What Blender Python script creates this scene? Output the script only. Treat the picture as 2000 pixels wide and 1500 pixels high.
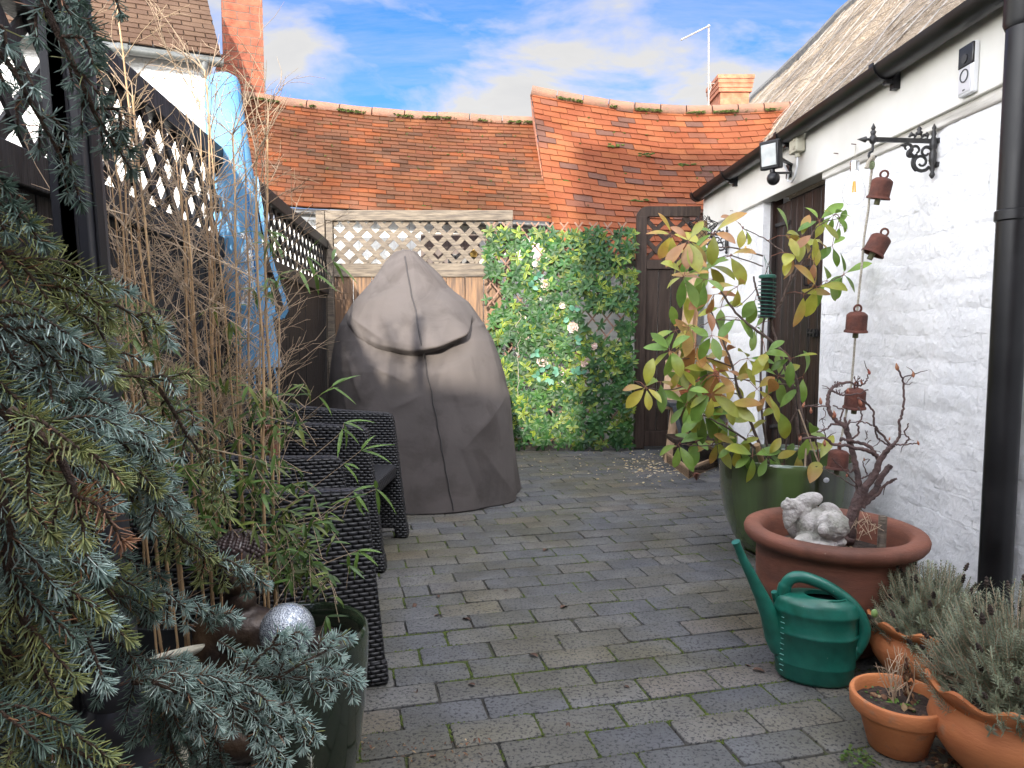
import bpy, math, random
from mathutils import Vector, Matrix, Quaternion, noise
V = Vector
R = math.radians
PI = math.pi
rnd = random.Random(7)
sc = bpy.context.scene
for o in list(bpy.data.objects): bpy.data.objects.remove(o)

# ------------------------------------------------------------------ camera
F = 1387.0; TH = R(4.37)
cd = bpy.data.cameras.new('camera'); cam = bpy.data.objects.new('camera', cd)
sc.collection.objects.link(cam); sc.camera = cam
cam.location = (0, 0, 1.0); cam.rotation_euler = (R(90) - TH, 0, 0)
cd.sensor_width = 36; cd.lens = 36 * F / 2000; cd.clip_start = .02; cd.clip_end = 2000

# ------------------------------------------------------------------ sky and sun
SUN = V((.065, 1, -.32)).normalized()
w = bpy.data.worlds.new('World'); sc.world = w; w.use_nodes = True
nt = w.node_tree; nt.nodes.clear()
N = nt.nodes.new; L = nt.links.new
out = N('ShaderNodeOutputWorld'); bg = N('ShaderNodeBackground'); bg.inputs[1].default_value = .15
sky = N('ShaderNodeTexSky'); sky.sky_type = 'NISHITA'; sky.sun_disc = False
sky.sun_elevation = R(17.7); sky.sun_rotation = R(183.7); sky.air_density = 1.0; sky.dust_density = .4; sky.ozone_density = 2.5
tc = N('ShaderNodeTexCoord'); sep = N('ShaderNodeSeparateXYZ'); L(tc.outputs['Generated'], sep.inputs[0])
za = N('ShaderNodeMath'); za.operation = 'MAXIMUM'; za.inputs[1].default_value = 0; L(sep.outputs[2], za.inputs[0])
zb = N('ShaderNodeMath'); zb.operation = 'ADD'; zb.inputs[1].default_value = .22; L(za.outputs[0], zb.inputs[0])
comb = N('ShaderNodeCombineXYZ')
for k in (0, 1):
    d = N('ShaderNodeMath'); d.operation = 'DIVIDE'; L(sep.outputs[k], d.inputs[0]); L(zb.outputs[0], d.inputs[1]); L(d.outputs[0], comb.inputs[k])
mp = N('ShaderNodeMapping'); mp.inputs['Location'].default_value = (3.9, .55, 0); mp.inputs['Scale'].default_value = (1.0, 1.25, 1); L(comb.outputs[0], mp.inputs[0])
n1 = N('ShaderNodeTexNoise'); n1.inputs['Scale'].default_value = 2.0; n1.inputs['Detail'].default_value = 9; n1.inputs['Roughness'].default_value = .56; n1.inputs['Distortion'].default_value = .35
L(mp.outputs[0], n1.inputs['Vector'])
mp2 = N('ShaderNodeMapping'); mp2.inputs['Rotation'].default_value = (0, 0, R(35)); mp2.inputs['Scale'].default_value = (.7, 3.2, 1); L(comb.outputs[0], mp2.inputs[0])
n2 = N('ShaderNodeTexNoise'); n2.inputs['Scale'].default_value = 1.6; n2.inputs['Detail'].default_value = 10; n2.inputs['Roughness'].default_value = .68; L(mp2.outputs[0], n2.inputs['Vector'])
r1 = N('ShaderNodeValToRGB'); r1.color_ramp.elements[0].position = .47; r1.color_ramp.elements[1].position = .62; 
lowz = N('ShaderNodeMapRange'); lowz.inputs[1].default_value = .28; lowz.inputs[2].default_value = .46; lowz.inputs[3].default_value = .10; lowz.inputs[4].default_value = -.03; L(sep.outputs[2], lowz.inputs[0])
nadd = N('ShaderNodeMath'); nadd.operation = 'ADD'; L(n1.outputs[0], nadd.inputs[0]); L(lowz.outputs[0], nadd.inputs[1]); L(nadd.outputs[0], r1.inputs[0])
r2 = N('ShaderNodeValToRGB'); r2.color_ramp.elements[0].position = .42; r2.color_ramp.elements[1].position = .80; r2.color_ramp.elements[1].color = (.55, .55, .55, 1); L(n2.outputs[0], r2.inputs[0])
mx = N('ShaderNodeMath'); mx.operation = 'MAXIMUM'; L(r1.outputs[0], mx.inputs[0]); L(r2.outputs[0], mx.inputs[1])
mix = N('ShaderNodeMixRGB'); L(mx.outputs[0], mix.inputs[0]); 
tint = N('ShaderNodeMixRGB'); tint.blend_type = 'MULTIPLY'; tint.inputs[0].default_value = 1; tint.inputs[2].default_value = (.20, .37, .66, 1); L(sky.outputs[0], tint.inputs[1]); L(tint.outputs[0], mix.inputs[1])
# cloud bodies a little greyer in their thick parts
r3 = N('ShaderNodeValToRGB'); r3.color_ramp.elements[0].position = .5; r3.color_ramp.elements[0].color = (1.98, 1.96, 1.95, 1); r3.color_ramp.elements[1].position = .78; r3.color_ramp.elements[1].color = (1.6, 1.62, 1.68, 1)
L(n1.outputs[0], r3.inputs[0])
# clouds boosted towards the sun and overhead, out of view, as added fill light
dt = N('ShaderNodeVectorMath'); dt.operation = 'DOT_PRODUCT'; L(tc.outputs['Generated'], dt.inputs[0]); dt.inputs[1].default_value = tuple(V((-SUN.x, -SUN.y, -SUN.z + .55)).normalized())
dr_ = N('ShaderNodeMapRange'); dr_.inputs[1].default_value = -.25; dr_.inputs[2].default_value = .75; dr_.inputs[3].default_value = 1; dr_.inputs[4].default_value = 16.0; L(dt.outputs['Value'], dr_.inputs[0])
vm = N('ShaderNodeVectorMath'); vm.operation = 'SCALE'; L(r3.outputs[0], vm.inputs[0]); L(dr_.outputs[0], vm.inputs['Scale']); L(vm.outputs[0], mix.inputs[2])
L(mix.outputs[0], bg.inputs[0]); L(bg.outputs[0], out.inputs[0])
SKYMIX = mix
ld = bpy.data.lights.new('sun', 'SUN'); ld.energy = 3.1; ld.angle = R(1.0); ld.color = (1, .93, .82)
lo = bpy.data.objects.new('sun', ld); sc.collection.objects.link(lo); lo.rotation_euler = SUN.to_track_quat('-Z', 'Y').to_euler(); lo.location = (-2, -6, 6)
sc.view_settings.view_transform = 'Standard'; sc.view_settings.look = 'None'; sc.view_settings.exposure = 1.5; sc.view_settings.gamma = 1

# ------------------------------------------------------------------ measuring helpers
def ray(px, py):
    u = (px - 1000) / F; v = (750 - py) / F
    return V((u, math.cos(TH) + v * math.sin(TH), -math.sin(TH) + v * math.cos(TH)))
def P(px, py, Y):
    d = ray(px, py); t = Y / d.y
    return V((d.x * t, Y, 1 + d.z * t))
def G(px, py):
    d = ray(px, py); t = -1 / d.z
    return V((d.x * t, d.y * t, 0))
WX = lambda Y: 1.693 - .0195 * Y            # face of the white cottage wall
def W(px, py, off=0.0):
    d = ray(px, py); t = (1.693 - off) / (d.x + .0195 * d.y)
    return V((d.x * t, d.y * t, 1 + d.z * t))
FX = lambda Y: -.860 - .1154 * Y            # line of the left fence
def jit(a): return rnd.uniform(-a, a)
def rvec(a=1.0): return V((jit(a), jit(a), jit(a)))
def rdir():
    while True:
        q = rvec()
        if .05 < q.length < 1: return q.normalized()
def fbm(p, o=4):
    return noise.fractal(p, .6, 2.0, o)

# ------------------------------------------------------------------ mesh builder
OFF = {}
class MB:
    def __init__(s): s.v = []; s.f = []; s.c = []; s.col = (1, 1, 1)
    def a(s, p, col=None):
        s.v.append((p[0], p[1], p[2])); s.c.append(col or s.col); return len(s.v) - 1
    def quad(s, *p): s.f.append([s.a(q) for q in p])
    def obox(s, o, x, y, z):
        o = V(o); x = V(x); y = V(y); z = V(z)
        if x.cross(y).dot(z) < 0: x, y = y, x
        i = [s.a(o + x * a + y * b + z * c) for c in (0, 1) for b in (0, 1) for a in (0, 1)]
        for q in ((0, 2, 3, 1), (4, 5, 7, 6), (0, 1, 5, 4), (1, 3, 7, 5), (3, 2, 6, 7), (2, 0, 4, 6)): s.f.append([i[k] for k in q])
    def box(s, c, size, m=None):
        m = m or Matrix.Identity(3)
        x = m @ V((size[0], 0, 0)); y = m @ V((0, size[1], 0)); z = m @ V((0, 0, size[2]))
        s.obox(V(c) - (x + y + z) / 2, x, y, z)
    def beam(s, a, b, wd, th, up=(0, 0, 1)):       # bar from a to b, wd along `side`, th along up
        a = V(a); b = V(b); d = b - a; side = d.cross(V(up)).normalized(); u = side.cross(d).normalized()
        s.obox(a - side * wd / 2 - u * th / 2, d, side * wd, u * th)
    def tube(s, pts, r, n=6, cap=True):
        pts = [V(p) for p in pts]; k = len(pts)
        if not isinstance(r, (list, tuple)): r = [r] * k
        t = (pts[1] - pts[0]).normalized(); q = t.orthogonal().normalized(); rings = []
        for i in range(k):
            t = (pts[min(i + 1, k - 1)] - pts[max(i - 1, 0)])
            if t.length < 1e-9: t = V((0, 0, 1))
            t.normalize(); q = q - t * q.dot(t)
            if q.length < 1e-6: q = t.orthogonal()
            q.normalize(); b = t.cross(q)
            rings.append([s.a(pts[i] + (q * math.cos(2 * PI * j / n) + b * math.sin(2 * PI * j / n)) * r[i]) for j in range(n)])
        for i in range(k - 1):
            for j in range(n):
                s.f.append([rings[i][j], rings[i][(j + 1) % n], rings[i + 1][(j + 1) % n], rings[i + 1][j]])
        if cap: s.f.append(rings[0][::-1]); s.f.append(rings[-1])
    def lathe(s, c, prof, n=48, sx=1, sy=1, fn=None, m=None):
        c = V(c); rings = []
        for r, z in prof:
            if r < 1e-6:
                p = V((0, 0, z)); rings.append([s.a(c + (m @ p if m else p))])
            else:
                rg = []
                for j in range(n):
                    a = 2 * PI * j / n; p = V((r * math.cos(a) * sx, r * math.sin(a) * sy, z))
                    if fn: p = fn(p, a, r, z)
                    rg.append(s.a(c + (m @ p if m else p)))
                rings.append(rg)
        for A, B in zip(rings, rings[1:]):
            if len(A) == 1 and len(B) == 1: continue
            for j in range(n):
                k = (j + 1) % n
                if len(A) == 1: s.f.append([A[0], B[k], B[j]])
                elif len(B) == 1: s.f.append([A[j], A[k], B[0]])
                else: s.f.append([A[j], A[k], B[k], B[j]])
    def ell(s, c, r, m=None, n=16, k=10):
        if not isinstance(r, (tuple, list)): r = (r, r, r)
        prof = [(math.sin(PI * i / k), -math.cos(PI * i / k)) for i in range(k + 1)]
        prof[0] = (0, -1); prof[-1] = (0, 1)
        sm = Matrix.Diagonal(V(r)); mm = (m @ sm) if m else sm
        s.lathe(c, prof, n, m=mm)
    def leaf(s, b, d, up, Ln, Wd, curl=.3, fold=.15, n=5, col=None, tip=None, shp=.8, edge=None):
        b = V(b); d = V(d).normalized(); side = d.cross(V(up))
        if side.length < 1e-4: side = d.orthogonal()
        side.normalize(); nn = side.cross(d).normalized(); rows = []
        col = col or s.col; p = b.copy(); dd = d.copy()
        for i in range(n + 1):
            t = i / n; wv = Wd * .5 * (math.sin(PI * min(1, t ** shp)) ** .75) if 0 < i < n else Wd * .03
            cc = tuple(a * (1 - t) + c * t for a, c in zip(col, tip)) if tip else col
            ce = edge or cc
            rows.append((s.a(p - side * wv + nn * wv * fold, ce), s.a(p, cc), s.a(p + side * wv + nn * wv * fold, ce)))
            dd = (dd - nn * curl / n).normalized(); nn = side.cross(dd).normalized()
            p = p + dd * (Ln / n)
        for A, B in zip(rows, rows[1:]):
            s.f.append([A[0], A[1], B[1], B[0]]); s.f.append([A[1], A[2], B[2], B[1]])
    def needle(s, b, d, Ln, wd, col, tip):
        q = d.orthogonal().normalized(); q2 = d.cross(q); r = wd / 2
        i = [s.a(b + q * r, col), s.a(b + (q2 * .87 - q * .5) * r, col), s.a(b - (q2 * .87 + q * .5) * r, col)]
        m = b + d * Ln * .8
        j = [s.a(m + q * r * .8, tip), s.a(m + (q2 * .87 - q * .5) * r * .8, tip), s.a(m - (q2 * .87 + q * .5) * r * .8, tip)]
        k = s.a(b + d * Ln, tip)
        for a, c in ((0, 1), (1, 2), (2, 0)):
            s.f.append([i[a], i[c], j[c], j[a]]); s.f.append([j[a], j[c], k])
    def grid(s, nu, nv, fn):
        i0 = len(s.v)
        for j in range(nv + 1):
            for i in range(nu + 1): s.a(fn(i / nu, j / nv))
        for j in range(nv):
            for i in range(nu):
                k = i0 + j * (nu + 1) + i; s.f.append([k, k + 1, k + nu + 2, k + nu + 1])
    def build(s, name, mat, parent=None, smooth=40, bevel=0, uv=False, col=False, solid=0):
        off = OFF.get(parent.name, V()) if parent else V()
        me = bpy.data.meshes.new(name); ox, oy, oz = off
        me.from_pydata([(x - ox, y - oy, z - oz) for x, y, z in s.v], [], s.f)
        me.update()
        if col:
            at = me.color_attributes.new('Col', 'FLOAT_COLOR', 'POINT'); buf = []
            for c in s.c: buf += [c[0], c[1], c[2], 1]
            at.data.foreach_set('color', buf)
        if uv:
            u = me.uv_layers.new(name='UVMap').data
            for p in me.polygons:
                n = p.normal; ax = max(range(3), key=lambda k: abs(n[k]))
                for li in p.loop_indices:
                    c = me.vertices[me.loops[li].vertex_index].co
                    u[li].uv = (c.y, c.z) if ax == 0 else (c.x, c.z) if ax == 1 else (c.x, c.y)
        if smooth:
            me.polygons.foreach_set('use_smooth', [True] * len(me.polygons))
            if smooth < 180: me.set_sharp_from_angle(angle=R(smooth))
        me.materials.append(mat)
        o = bpy.data.objects.new(name, me); sc.collection.objects.link(o)
        if parent: o.parent = parent; OFF[o.name] = off
        if bevel:
            b = o.modifiers.new('bevel', 'BEVEL'); b.width = bevel; b.segments = 2; b.limit_method = 'ANGLE'
        if solid:
            b = o.modifiers.new('solidify', 'SOLIDIFY'); b.thickness = solid; b.offset = 0
        return o
def tag(o, label, cat, group=None):
    o['label'] = label; o['category'] = cat
    if group: o['group'] = group
    return o
def thing(name, label, cat, loc, group=None):
    o = bpy.data.objects.new(name, None); sc.collection.objects.link(o); o.empty_display_size = .05
    o.location = loc; OFF[o.name] = V(loc); return tag(o, label, cat, group)
def struct(o, kind='structure'): o['kind'] = kind; return o
def copy_tree(o, parent=None):
    c = o.copy(); sc.collection.objects.link(c); c.parent = parent
    for ch in list(o.children): copy_tree(ch, c)
    return c

# ------------------------------------------------------------------ materials
def M(name, base, var=None, rough=.6, ns=6, bump=0, bs=50, isl=None, metal=0, spec=.5, attr=False, st=None, coat=0, speck=None, r2_=None, det=6, trans=0, contrast=(.35, .65), bdist=.01, sss=0, big=None):
    m = bpy.data.materials.new(name); m.use_nodes = True; nt = m.node_tree; nn = nt.nodes; N = nn.new; L = nt.links.new
    bs_ = nn['Principled BSDF']; ib = bs_.inputs
    ib['Roughness'].default_value = rough; ib['Metallic'].default_value = metal; ib['Specular IOR Level'].default_value = spec
    ib['Coat Weight'].default_value = coat; ib['Coat Roughness'].default_value = .06
    tc = N('ShaderNodeTexCoord'); mp = N('ShaderNodeMapping'); L(tc.outputs['Object'], mp.inputs[0])
    if st: mp.inputs['Scale'].default_value = st
    c4 = lambda c: (c[0], c[1], c[2], 1)
    if attr:
        a = N('ShaderNodeAttribute'); a.attribute_name = 'Col'; cur = a.outputs['Color']
    elif isl:
        g = N('ShaderNodeNewGeometry'); cr = N('ShaderNodeValToRGB'); e = cr.color_ramp; e.interpolation = 'CONSTANT'
        e.elements[0].color = c4(isl[0]); e.elements[0].position = 0
        e.elements[1].color = c4(isl[1]); e.elements[1].position = 1 / len(isl)
        for k in range(2, len(isl)): q = e.elements.new(k / len(isl)); q.color = c4(isl[k])
        L(g.outputs['Random Per Island'], cr.inputs[0]); cur = cr.outputs[0]
    else:
        rg = N('ShaderNodeRGB'); rg.outputs[0].default_value = c4(base); cur = rg.outputs[0]
    nz = N('ShaderNodeTexNoise'); nz.inputs['Scale'].default_value = ns; nz.inputs['Detail'].default_value = det; L(mp.outputs[0], nz.inputs['Vector'])
    rp = N('ShaderNodeValToRGB'); rp.color_ramp.elements[0].position = contrast[0]; rp.color_ramp.elements[1].position = contrast[1]; L(nz.outputs[0], rp.inputs[0])
    if var is not None:
        mxn = N('ShaderNodeMixRGB')
        if attr or isl:
            mxn.blend_type = 'MULTIPLY'; mxn.inputs[0].default_value = 1; L(cur, mxn.inputs[1])
            q = N('ShaderNodeMixRGB'); L(rp.outputs[0], q.inputs[0]); q.inputs[1].default_value = (1, 1, 1, 1); q.inputs[2].default_value = c4(var); L(q.outputs[0], mxn.inputs[2])
        else:
            L(rp.outputs[0], mxn.inputs[0]); L(cur, mxn.inputs[1]); mxn.inputs[2].default_value = c4(var)
        cur = mxn.outputs[0]
    if speck:       # (colour, scale, low, high)
        sn = N('ShaderNodeTexNoise'); sn.inputs['Scale'].default_value = speck[1]; sn.inputs['Detail'].default_value = 5; sn.inputs['Roughness'].default_value = .65; L(tc.outputs['Object'], sn.inputs['Vector'])
        sr = N('ShaderNodeValToRGB'); sr.color_ramp.elements[0].position = speck[2]; sr.color_ramp.elements[1].position = speck[3]; L(sn.outputs[0], sr.inputs[0])
        q = N('ShaderNodeMixRGB'); L(sr.outputs[0], q.inputs[0]); L(cur, q.inputs[1]); q.inputs[2].default_value = c4(speck[0]); cur = q.outputs[0]
    if big:         # (multiplying colour, scale, low, high): broad stains
        gn = N('ShaderNodeTexNoise'); gn.inputs['Scale'].default_value = big[1]; gn.inputs['Detail'].default_value = 7; gn.inputs['Roughness'].default_value = .6; gn.inputs['Distortion'].default_value = .6; L(tc.outputs['Object'], gn.inputs['Vector'])
        gr_ = N('ShaderNodeValToRGB'); gr_.color_ramp.elements[0].position = big[2]; gr_.color_ramp.elements[1].position = big[3]; L(gn.outputs[0], gr_.inputs[0])
        q = N('ShaderNodeMixRGB'); q.blend_type = 'MULTIPLY'; L(gr_.outputs[0], q.inputs[0]); L(cur, q.inputs[1]); q.inputs[2].default_value = c4(big[0]); cur = q.outputs[0]
    L(cur, ib['Base Color'])
    if r2_ is not None:
        mr = N('ShaderNodeMapRange'); mr.inputs[3].default_value = rough; mr.inputs[4].default_value = r2_; L(rp.outputs[0], mr.inputs[0]); L(mr.outputs[0], ib['Roughness'])
    if bump:
        b = N('ShaderNodeBump'); b.inputs['Strength'].default_value = bump; b.inputs['Distance'].default_value = bdist
        bn = N('ShaderNodeTexNoise'); bn.inputs['Scale'].default_value = bs; bn.inputs['Detail'].default_value = 8; L(mp.outputs[0], bn.inputs['Vector'])
        L(bn.outputs[0], b.inputs['Height']); L(b.outputs[0], ib['Normal'])
    if trans:       # thin leaves let some light through
        tr = N('ShaderNodeBsdfTranslucent'); L(cur, tr.inputs[0]); ms = N('ShaderNodeMixShader'); ms.inputs[0].default_value = trans
        L(bs_.outputs[0], ms.inputs[1]); L(tr.outputs[0], ms.inputs[2]); L(ms.outputs[0], nn['Material Output'].inputs[0])
    return m

def brick_mat(name, c1, c2, mortar, bw, bh, mw=.012, bump=.6, rough=.85, spots=None, offset=.5):
    m = bpy.data.materials.new(name); m.use_nodes = True; nt = m.node_tree; N = nt.nodes.new; L = nt.links.new; b = nt.nodes['Principled BSDF']
    b.inputs['Roughness'].default_value = rough
    u = N('ShaderNodeUVMap'); dn = N('ShaderNodeTexNoise'); dn.inputs['Scale'].default_value = 9; L(u.outputs[0], dn.inputs['Vector'])
    ad = N('ShaderNodeMixRGB'); ad.blend_type = 'LINEAR_LIGHT'; ad.inputs[0].default_value = .012; L(u.outputs[0], ad.inputs[1]); L(dn.outputs[1], ad.inputs[2])
    t = N('ShaderNodeTexBrick'); t.inputs['Scale'].default_value = 1; t.inputs['Brick Width'].default_value = bw; t.inputs['Row Height'].default_value = bh
    t.inputs['Mortar Size'].default_value = mw; t.inputs['Mortar Smooth'].default_value = .3; t.offset = offset; t.inputs['Bias'].default_value = 0
    t.inputs['Color1'].default_value = (*c1, 1); t.inputs['Color2'].default_value = (*c2, 1); t.inputs['Mortar'].default_value = (*mortar, 1)
    L(ad.outputs[0], t.inputs['Vector'])
    n = N('ShaderNodeTexNoise'); n.inputs['Scale'].default_value = 12; n.inputs['Detail'].default_value = 8; L(u.outputs[0], n.inputs['Vector'])
    r = N('ShaderNodeValToRGB'); r.color_ramp.elements[0].position = .3; r.color_ramp.elements[0].color = (.55, .5, .48, 1); r.color_ramp.elements[1].position = .62; L(n.outputs[0], r.inputs[0])
    q = N('ShaderNodeMixRGB'); q.blend_type = 'MULTIPLY'; q.inputs[0].default_value = 1 if spots is None else spots; L(t.outputs[0], q.inputs[1]); L(r.outputs[0], q.inputs[2]); L(q.outputs[0], b.inputs[0])
    h = N('ShaderNodeMath'); h.operation = 'MULTIPLY_ADD'; h.inputs[1].default_value = -1; L(t.outputs['Fac'], h.inputs[0])
    n3 = N('ShaderNodeTexNoise'); n3.inputs['Scale'].default_value = 70; n3.inputs['Detail'].default_value = 6; L(u.outputs[0], n3.inputs['Vector'])
    L(n3.outputs[0], h.inputs[2]); bp = N('ShaderNodeBump'); bp.inputs['Strength'].default_value = bump; bp.inputs['Distance'].default_value = .01; L(h.outputs[0], bp.inputs['Height']); L(bp.outputs[0], b.inputs['Normal'])
    return m

def weave_mat(name, col, a=.028, bb=.0125):
    m = bpy.data.materials.new(name); m.use_nodes = True; nt = m.node_tree; N = nt.nodes.new; L = nt.links.new; b = nt.nodes['Principled BSDF']
    b.inputs['Roughness'].default_value = .42
    u = N('ShaderNodeUVMap'); s = N('ShaderNodeSeparateXYZ'); L(u.outputs[0], s.inputs[0])
    def mth(op, x, y=None):
        n = N('ShaderNodeMath'); n.operation = op
        for k, q in enumerate((x, y)):
            if q is None: continue
            if isinstance(q, (int, float)): n.inputs[k].default_value = q
            else: L(q, n.inputs[k])
        return n.outputs[0]
    v = mth('DIVIDE', s.outputs[1], bb); row = mth('FLOOR', v); par = mth('MULTIPLY', mth('ABSOLUTE', mth('MODULO', row, 2.0)), .5)
    nz = N('ShaderNodeTexNoise'); nz.inputs['Scale'].default_value = 14; L(u.outputs[0], nz.inputs['Vector'])
    uu = mth('ADD', mth('ADD', mth('DIVIDE', s.outputs[0], a), par), mth('MULTIPLY', nz.outputs[0], .35))
    s1 = mth('POWER', mth('ABSOLUTE', mth('SINE', mth('MULTIPLY', uu, PI))), .6); s2 = mth('POWER', mth('ABSOLUTE', mth('SINE', mth('MULTIPLY', v, PI))), .6)
    h = mth('MULTIPLY', s1, s2)
    cr = N('ShaderNodeValToRGB'); cr.color_ramp.elements[0].color = (col[0] * .12, col[1] * .12, col[2] * .12, 1); cr.color_ramp.elements[0].position = .15; cr.color_ramp.elements[1].color = (*col, 1); cr.color_ramp.elements[1].position = .75
    L(h, cr.inputs[0]); L(cr.outputs[0], b.inputs[0])
    bp = N('ShaderNodeBump'); bp.inputs['Strength'].default_value = 1; bp.inputs['Distance'].default_value = .006; L(h, bp.inputs['Height']); L(bp.outputs[0], b.inputs['Normal'])
    return m

m_black_wood = M('black stained wood', (.008, .008, .009), (.022, .022, .024), spec=.3, rough=.55, st=(3, 3, .6), ns=14, bump=.3, bs=30)
m_black_board = M('black stained boards', (.006, .006, .007), (.015, .015, .017), spec=.3, rough=.6, st=(6, 6, .4), ns=12, bump=.35, bs=20)
m_brown_wood = M('dark brown stained wood', (.026, .016, .011), (.055, .036, .026), spec=.3, rough=.6, st=(6, 6, .5), ns=10, bump=.3, bs=20)
m_grey_wood = M('weathered grey brown wood', (.19, .155, .115), (.09, .073, .058), rough=.85, st=(1, 6, 8), ns=8, bump=.5, bs=20)
m_fence_board = M('brown weathered boards', (.25, .145, .078), (.10, .065, .045), rough=.8, st=(9, 9, .7), ns=6, bump=.5, bs=12)
m_white_wall = M('white masonry paint', (.80, .80, .80), (.72, .725, .73), rough=.75, ns=5, bump=1.0, bs=34, bdist=.007, det=9, speck=((.42, .42, .40), 34, .69, .80), big=((.80, .79, .75), 2.2, .56, .74))
m_fascia = M('cream fascia paint', (.72, .71, .66), (.60, .59, .54), rough=.45, ns=3, bump=.15, bs=15, speck=((.3, .28, .24), 40, .74, .80))
m_black_pl = M('black plastic', (.005, .005, .0055), (.011, .011, .012), rough=.3, ns=5, spec=.35, r2_=.45, bump=.04, bs=300)
m_iron = M('black painted iron', (.012, .012, .013), (.03, .028, .026), rough=.42, ns=25, bump=.3, bs=90)
m_grey_pl = M('grey plastic', (.10, .105, .105), (.06, .065, .06), rough=.5, ns=12)
m_terra = M('old terracotta', (.22, .078, .045), (.13, .052, .034), rough=.7, ns=5, st=(1, 1, 5), bump=.2, bs=60, speck=((.42, .32, .25), 60, .68, .80), big=((.62, .60, .54), 5, .5, .66))
m_terra2 = M('orange terracotta', (.56, .21, .075), (.40, .13, .045), rough=.75, ns=5, st=(1, 1, 3), bump=.2, bs=70, speck=((.26, .15, .09), 22, .56, .75), big=((.72, .62, .50), 7, .52, .68))
m_soil = M('potting soil', (.02, .013, .009), (.06, .04, .03), rough=.95, ns=60, bump=1, bs=120)
m_glaze = M('green glaze', (.075, .115, .038), (.036, .040, .020), rough=.12, ns=3, st=(2.2, 2.2, .35), coat=.8, bump=.05, bs=40, contrast=(.38, .6))
m_glaze2 = M('dark green glaze', (.035, .055, .03), (.012, .02, .012), rough=.14, ns=3.5, st=(2, 2, .6), coat=.7, bump=.05, bs=30)
m_can = M('green plastic', (.008, .10, .072), (.012, .13, .094), rough=.32, ns=30, bump=.05, bs=150, speck=((.20, .25, .22), 110, .67, .74), big=((.72, .78, .70), 9, .5, .65))
m_cover = M('taupe cover fabric', (.122, .106, .100), (.100, .088, .083), rough=.85, ns=3, bump=.35, bs=22, bdist=.006, spec=.2, det=12, big=((.78, .77, .76), 4, .5, .62))
m_cover_seam = M('dark piping', (.05, .045, .045), rough=.8)
m_blue = M('blue parasol cover', (.12, .29, .46), (.09, .25, .43), rough=.7, ns=5, bump=.3, bs=25, bdist=.012)
m_rope = M('cream rope', (.55, .50, .40), (.35, .31, .25), rough=.9, ns=150, bump=.8, bs=300)
m_rust = M('rusty bell iron', (.13, .042, .026), (.065, .025, .018), rough=.85, ns=20, bump=.4, bs=120, speck=((.35, .20, .13), 70, .67, .75))
m_clapper = M('bell clapper wood', (.13, .13, .06), (.08, .08, .04), rough=.8, ns=20)
m_tile_brown = M('brown roof tiles', (.2, .1, .07), (.72, .68, .66), rough=.9, ns=2.5, isl=[(0.1, 0.062, 0.04), (0.088, 0.053, 0.035), (0.108, 0.066, 0.044), (0.094, 0.058, 0.038), (0.102, 0.063, 0.041)], bump=.5, bs=50, spec=.2)
m_tile_mix = M('mottled clay tiles', (.3, .1, .05), (.62, .60, .52), rough=.88, ns=1.6, bump=.5, bs=60, isl=[(0.16, 0.057, 0.027), (0.129, 0.052, 0.027), (0.203, 0.062, 0.023), (0.148, 0.058, 0.03), (0.094, 0.046, 0.028), (0.165, 0.064, 0.029), (0.132, 0.058, 0.032), (0.154, 0.055, 0.028), (0.14, 0.062, 0.035), (0.181, 0.068, 0.03)], big=((.78, .74, .72), 1.3, .42, .6), speck=((.16, .14, .07), 26, .66, .74), spec=.2)
m_tile_red = M('orange red clay tiles', (.5, .13, .06), (.80, .76, .74), rough=.85, ns=2, bump=.4, bs=60, isl=[(0.224, 0.069, 0.028), (0.203, 0.06, 0.026), (0.236, 0.08, 0.032), (0.198, 0.06, 0.027), (0.224, 0.074, 0.032), (0.215, 0.067, 0.029), (0.115, 0.057, 0.042), (0.209, 0.065, 0.029), (0.231, 0.083, 0.037), (0.16, 0.063, 0.038)], big=((.84, .80, .76), 1.6, .45, .62), speck=((.2, .17, .07), 22, .70, .76), spec=.2)
m_ridge = M('lichened ridge tiles', (.25, .125, .08), (.17, .10, .072), rough=.9, ns=9, bump=.6, bs=50, speck=((.12, .14, .05), 18, .62, .70))
m_moss = M('moss', (.085, .115, .015), (.035, .055, .010), rough=.95, ns=40, bump=1, bs=160)
m_thatch = M('thatch straw', (.31, .24, .165), (.20, .152, .10), rough=.95, ns=9, st=(1, .25, 1), bump=1, bs=70, bdist=.04, speck=((.48, .40, .31), 60, .50, .66))
m_net = M('grey wire netting', (.36, .33, .29), (.24, .22, .20), rough=.7, ns=20)
m_chim = brick_mat('red chimney brick', (.36, .10, .05), (.26, .078, .042), (.16, .10, .07), .225, .078, .006)
m_chim2 = brick_mat('small chimney brick', (.46, .17, .09), (.52, .2, .11), (.40, .19, .12), .24, .075, .006)
m_whitebrick = brick_mat('white painted brick', (.80, .80, .76), (.76, .76, .72), (.70, .70, .66), .225, .078, .006, bump=.5, spots=.08)
m_backbrick = brick_mat('house brick', (.35, .14, .08), (.28, .1, .06), (.35, .33, .30), .225, .078, .008)
m_weave = weave_mat('black wicker', (.020, .020, .024))
m_needle = M('spruce needles', (.9, .9, .9), (.62, .64, .62), attr=True, rough=.5, ns=9, trans=.12)
m_bark = M('spruce bark', (.10, .062, .04), (.055, .035, .025), rough=.9, ns=50, bump=1, bs=160)
m_cane = M('dry bamboo cane', (.58, .39, .21), (.40, .25, .13), rough=.5, ns=12, st=(1, 1, .3))
m_twig = M('dry bamboo twigs', (.52, .40, .27), (.38, .28, .19), rough=.8, ns=14)
m_leafc = M('leaf blades', (1, 1, 1), (.70, .70, .62), attr=True, rough=.42, ns=28, trans=.3, bump=.25, bs=90, bdist=.004)
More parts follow.
